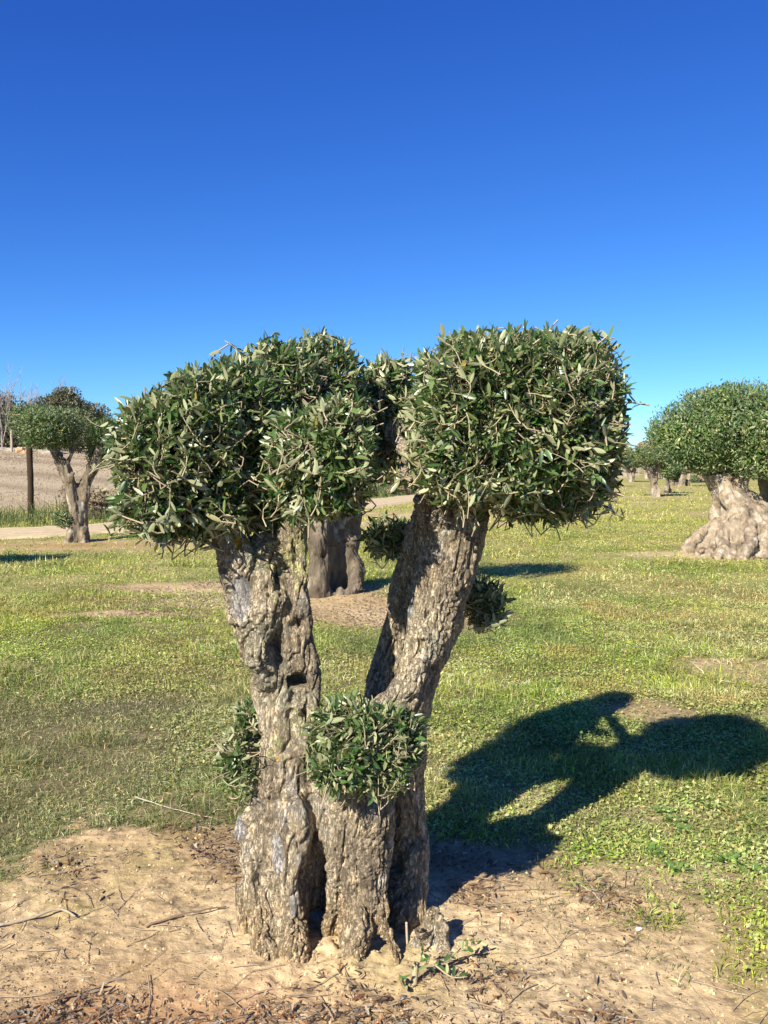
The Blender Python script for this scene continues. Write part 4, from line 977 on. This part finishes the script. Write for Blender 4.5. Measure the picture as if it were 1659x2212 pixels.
pz = fine_z(px.ravel(), py.ravel()).reshape(px.shape) + .003 + rl.uniform(0, .006, (m, 1))
tv, tf = many_tubes(np.stack([px, py, pz], 2), np.broadcast_to(rl.uniform(.0008, .002, (m, 1)), px.shape), 4); g.add(tv, tf, np.repeat(np.array([.30, .23, .15]) * rl.uniform(.6, 1.2, (m, 1)), 20, axis=0))
o = part('leaf_litter', *g.get()[:2], M_DRY, None, g.get()[2]); o['kind'] = 'stuff'; o['label'] = 'dry brown leaves and twigs strewn over the sand'
x = rl.uniform(-4.2, 1.6, 30000); y = rl.uniform(8.3, 11.8, 30000); ok = (dirt_mask(x, y) > .3) & (n2(x, y, 1.3, 3, 97) + rl.normal(0, .2, 30000) > .08); x, y = x[ok], y[ok]; m = len(x)
a = rl.uniform(0, 2 * np.pi, m); dr = np.stack([np.cos(a), np.sin(a), rl.normal(.1, .3, m)], 1); nm = rl.normal(size=(m, 3)) * .5 + np.array([0, 0, 1.0]); ln = rl.uniform(.012, .045, m)
lg = Geo(); lg.add(*leaves(np.stack([x, y, terrain(x, y) + .006], 1), dr, nm, ln, ln * .35, np.array([(.16, .11, .07), (.26, .19, .12), (.09, .065, .045), (.38, .30, .20)])[rl.integers(0, 4, m)], False))
o = part('fallen_leaves', *lg.get()[:2], M_DRY, None, lg.get()[2]); o['kind'] = 'stuff'; o['label'] = 'dead leaves over the sand patch round the hollow olive'
# crumbs of soil and grit
n = 16000; x, y = scatter(n, 2.1, 4.4, rl, 1.2); ok = (dirt_mask(x, y) > .5); x, y = x[ok], y[ok]; m = len(x)
oc = np.array([(1, 0, 0), (-1, 0, 0), (0, 1, 0), (0, -1, 0), (0, 0, 1), (0, 0, -1)], float)
of = np.array([(0, 2, 4), (2, 1, 4), (1, 3, 4), (3, 0, 4), (2, 0, 5), (1, 2, 5), (3, 1, 5), (0, 3, 5)])
s = rl.uniform(.0015, .0048, m) * rl.choice([1, 1, 1, 1, 2.0], m)
v = np.stack([x, y, fine_z(x, y)], 1)[:, None] + oc[None] * s[:, None, None] * rl.uniform(.6, 1.2, (m, 6, 1))
tn_ = np.array([.50, .37, .21]) * rl.uniform(.6, 1.25, (m, 1))
o = part('soil_crumbs', v.reshape(-1, 3), (of[None] + (np.arange(m) * 6)[:, None, None]).reshape(-1, 3), M_STONE, None, np.repeat(tn_, 6, axis=0), False); o['kind'] = 'stuff'; o['label'] = 'small clods and grit on the bare sand'

def gpt(u, v):
    Yg = F * EYE / (v - 1005); x = (u - CU) / F * Yg
    return np.array([x, Yg, float(fine_z(np.array([x]), np.array([Yg]))[0])])
def stick(label, pts, rad, tone, group='sticks on the sand'):
    q = np.array([gpt(*p) + np.array([0, 0, rad + dz]) for p, dz in pts]); s = spline(q, 18)
    s[:, 2] += np.abs(noise(s * 20, 4)) * .006
    v, f = tube(s, np.linspace(rad, rad * .55, 18) * (1 + .2 * noise(s * 40, 6)), 7)
    single('fallen_stick', label, 'stick', v, f, M_TWIG, np.broadcast_to(np.array(tone), (len(v), 3)), True, group, q[0])
stick('pale broken stick lying across the litter at the frame edge', [((-30, 2030), 0), ((50, 2012), .004), ((110, 1998), .008), ((145, 2012), .003)], .006, (.36, .29, .20))
stick('long grey twig crossing the turf edge toward the trunk', [((282, 1742), .01), ((360, 1770), .01), ((470, 1790), .003)], .0028, (.42, .37, .28))
stick('thin dark twig lying by the reddish soil', [((300, 2030), 0), ((390, 2008), .006), ((480, 1985), .003)], .004, (.20, .14, .09))
stick('thin bent straw beside the tree shadow edge', [((1255, 1930), .004), ((1290, 1960), .01), ((1310, 1975), .002)], .0025, (.45, .37, .25))
stick('dark stick curling in the litter under the small sprout', [((930, 2140), 0), ((1000, 2105), .01), ((1060, 2090), .002)], .004, (.16, .11, .07))

# white snail shell on the sand
def shell(label, u, v, s, tone):
    c_ = gpt(u, v); th = np.linspace(0, 5 * np.pi, 70); rr = s * np.exp(-th * .13)
    q = np.stack([np.cos(th) * rr * .62, np.sin(th) * rr * .62, s * .55 + (1 - np.exp(-th * .13)) * s * .5], 1) + c_
    a_, b_ = tube(q, rr * .55, 10)
    k = np.arange(len(a_)) // 10
    tn_ = np.array(tone) * np.where((k % 6 < 1)[:, None], .75, 1)
    single('snail_shell', label, 'shell', a_, b_, M_SHELL, tn_, True, None, c_)
shell('small white snail shell lying alone on the sand', 1395, 2042, .013, (.75, .72, .66))
for k, (u, v, s, lab) in enumerate([(1250, 1838, 7, 'white pebble at the edge of the tree shadow'), (300, 2222, 5, 'white pebble in the litter at the bottom edge'), (1120, 2210, 6, 'pale stone in the coarse litter by the dry tuft'), (1030, 2165, 4, 'tiny white pebble below the small sprout'), (1375, 1478, 9, 'pale stone lying in the turf by the crown shadow')]):
    p = gpt(u, v); ob = rock('pebble', lab, 'pebble', u, v - 2, p[1], s, s * .6, s * p[1] / F, 80 + k, (.62, .56, .46), 'pale pebbles')

# sawn sprout with a few leaves in front of the roots
sb = gpt(893, 2160)
spr = thing('olive_sprout', 'small sawn olive sprout with few leaves in front of the roots', 'plant', sb)
gs = Geo()
def sp(pts, r0, r1, tone=(.36, .29, .17)):
    q = spline(np.array([P(u, v, Y) for (u, v, Y) in pts]), 12); v, f = tube(q, np.linspace(r0, r1, 12), 8); gs.add(v, f, tone)
    return q
y0 = sb[1]
sp([(892, 2168, y0), (895, 2120, y0), (898, 2078, y0 + .02)], .011, .009)
sp([(880, 2040, y0 + .1), (878, 1992, y0 + .1)], .004, .004, (.42, .34, .22))
a1 = sp([(898, 2110, y0), (905, 2080, y0 + .03), (915, 2050, y0 + .06)], .004, .002)
a2 = sp([(900, 2090, y0 + .02), (940, 2085, y0 + .05), (990, 2055, y0 + .1), (1030, 2040, y0 + .12)], .004, .002)
a3 = sp([(885, 2150, y0), (870, 2125, y0 - .03), (860, 2105, y0 - .04)], .003, .0015)
a4 = sp([(940, 2085, y0 + .05), (975, 2110, y0 + .02), (1010, 2110, y0 + .02)], .003, .0015)
part('stem', *gs.get()[:2], M_TWIG, spr, gs.get()[2])
pos = []; 
for q, idx in [(a1, range(2, 12)), (a2, range(3, 12)), (a3, range(2, 12, 2)), (a4, range(4, 12, 2))]:
    for i in idx: pos += [q[i], q[i]]
pos = np.array(pos)[rl.random(len(pos)) < .75]; m = len(pos)
dr = unit(rl.normal(size=(m, 3)) * .8 + np.array([.1, -.2, .6])); nm = unit(rl.normal(size=(m, 3)) * .6 + np.array([-.3, -.6, .8])); ln = rl.uniform(.02, .04, m)
v, f, c_ = leaves(pos, dr, nm, ln, ln * .36, olive_tones(m, rl, 1.15), True)
part('leaves', v, f, M_LEAF, spr, c_)
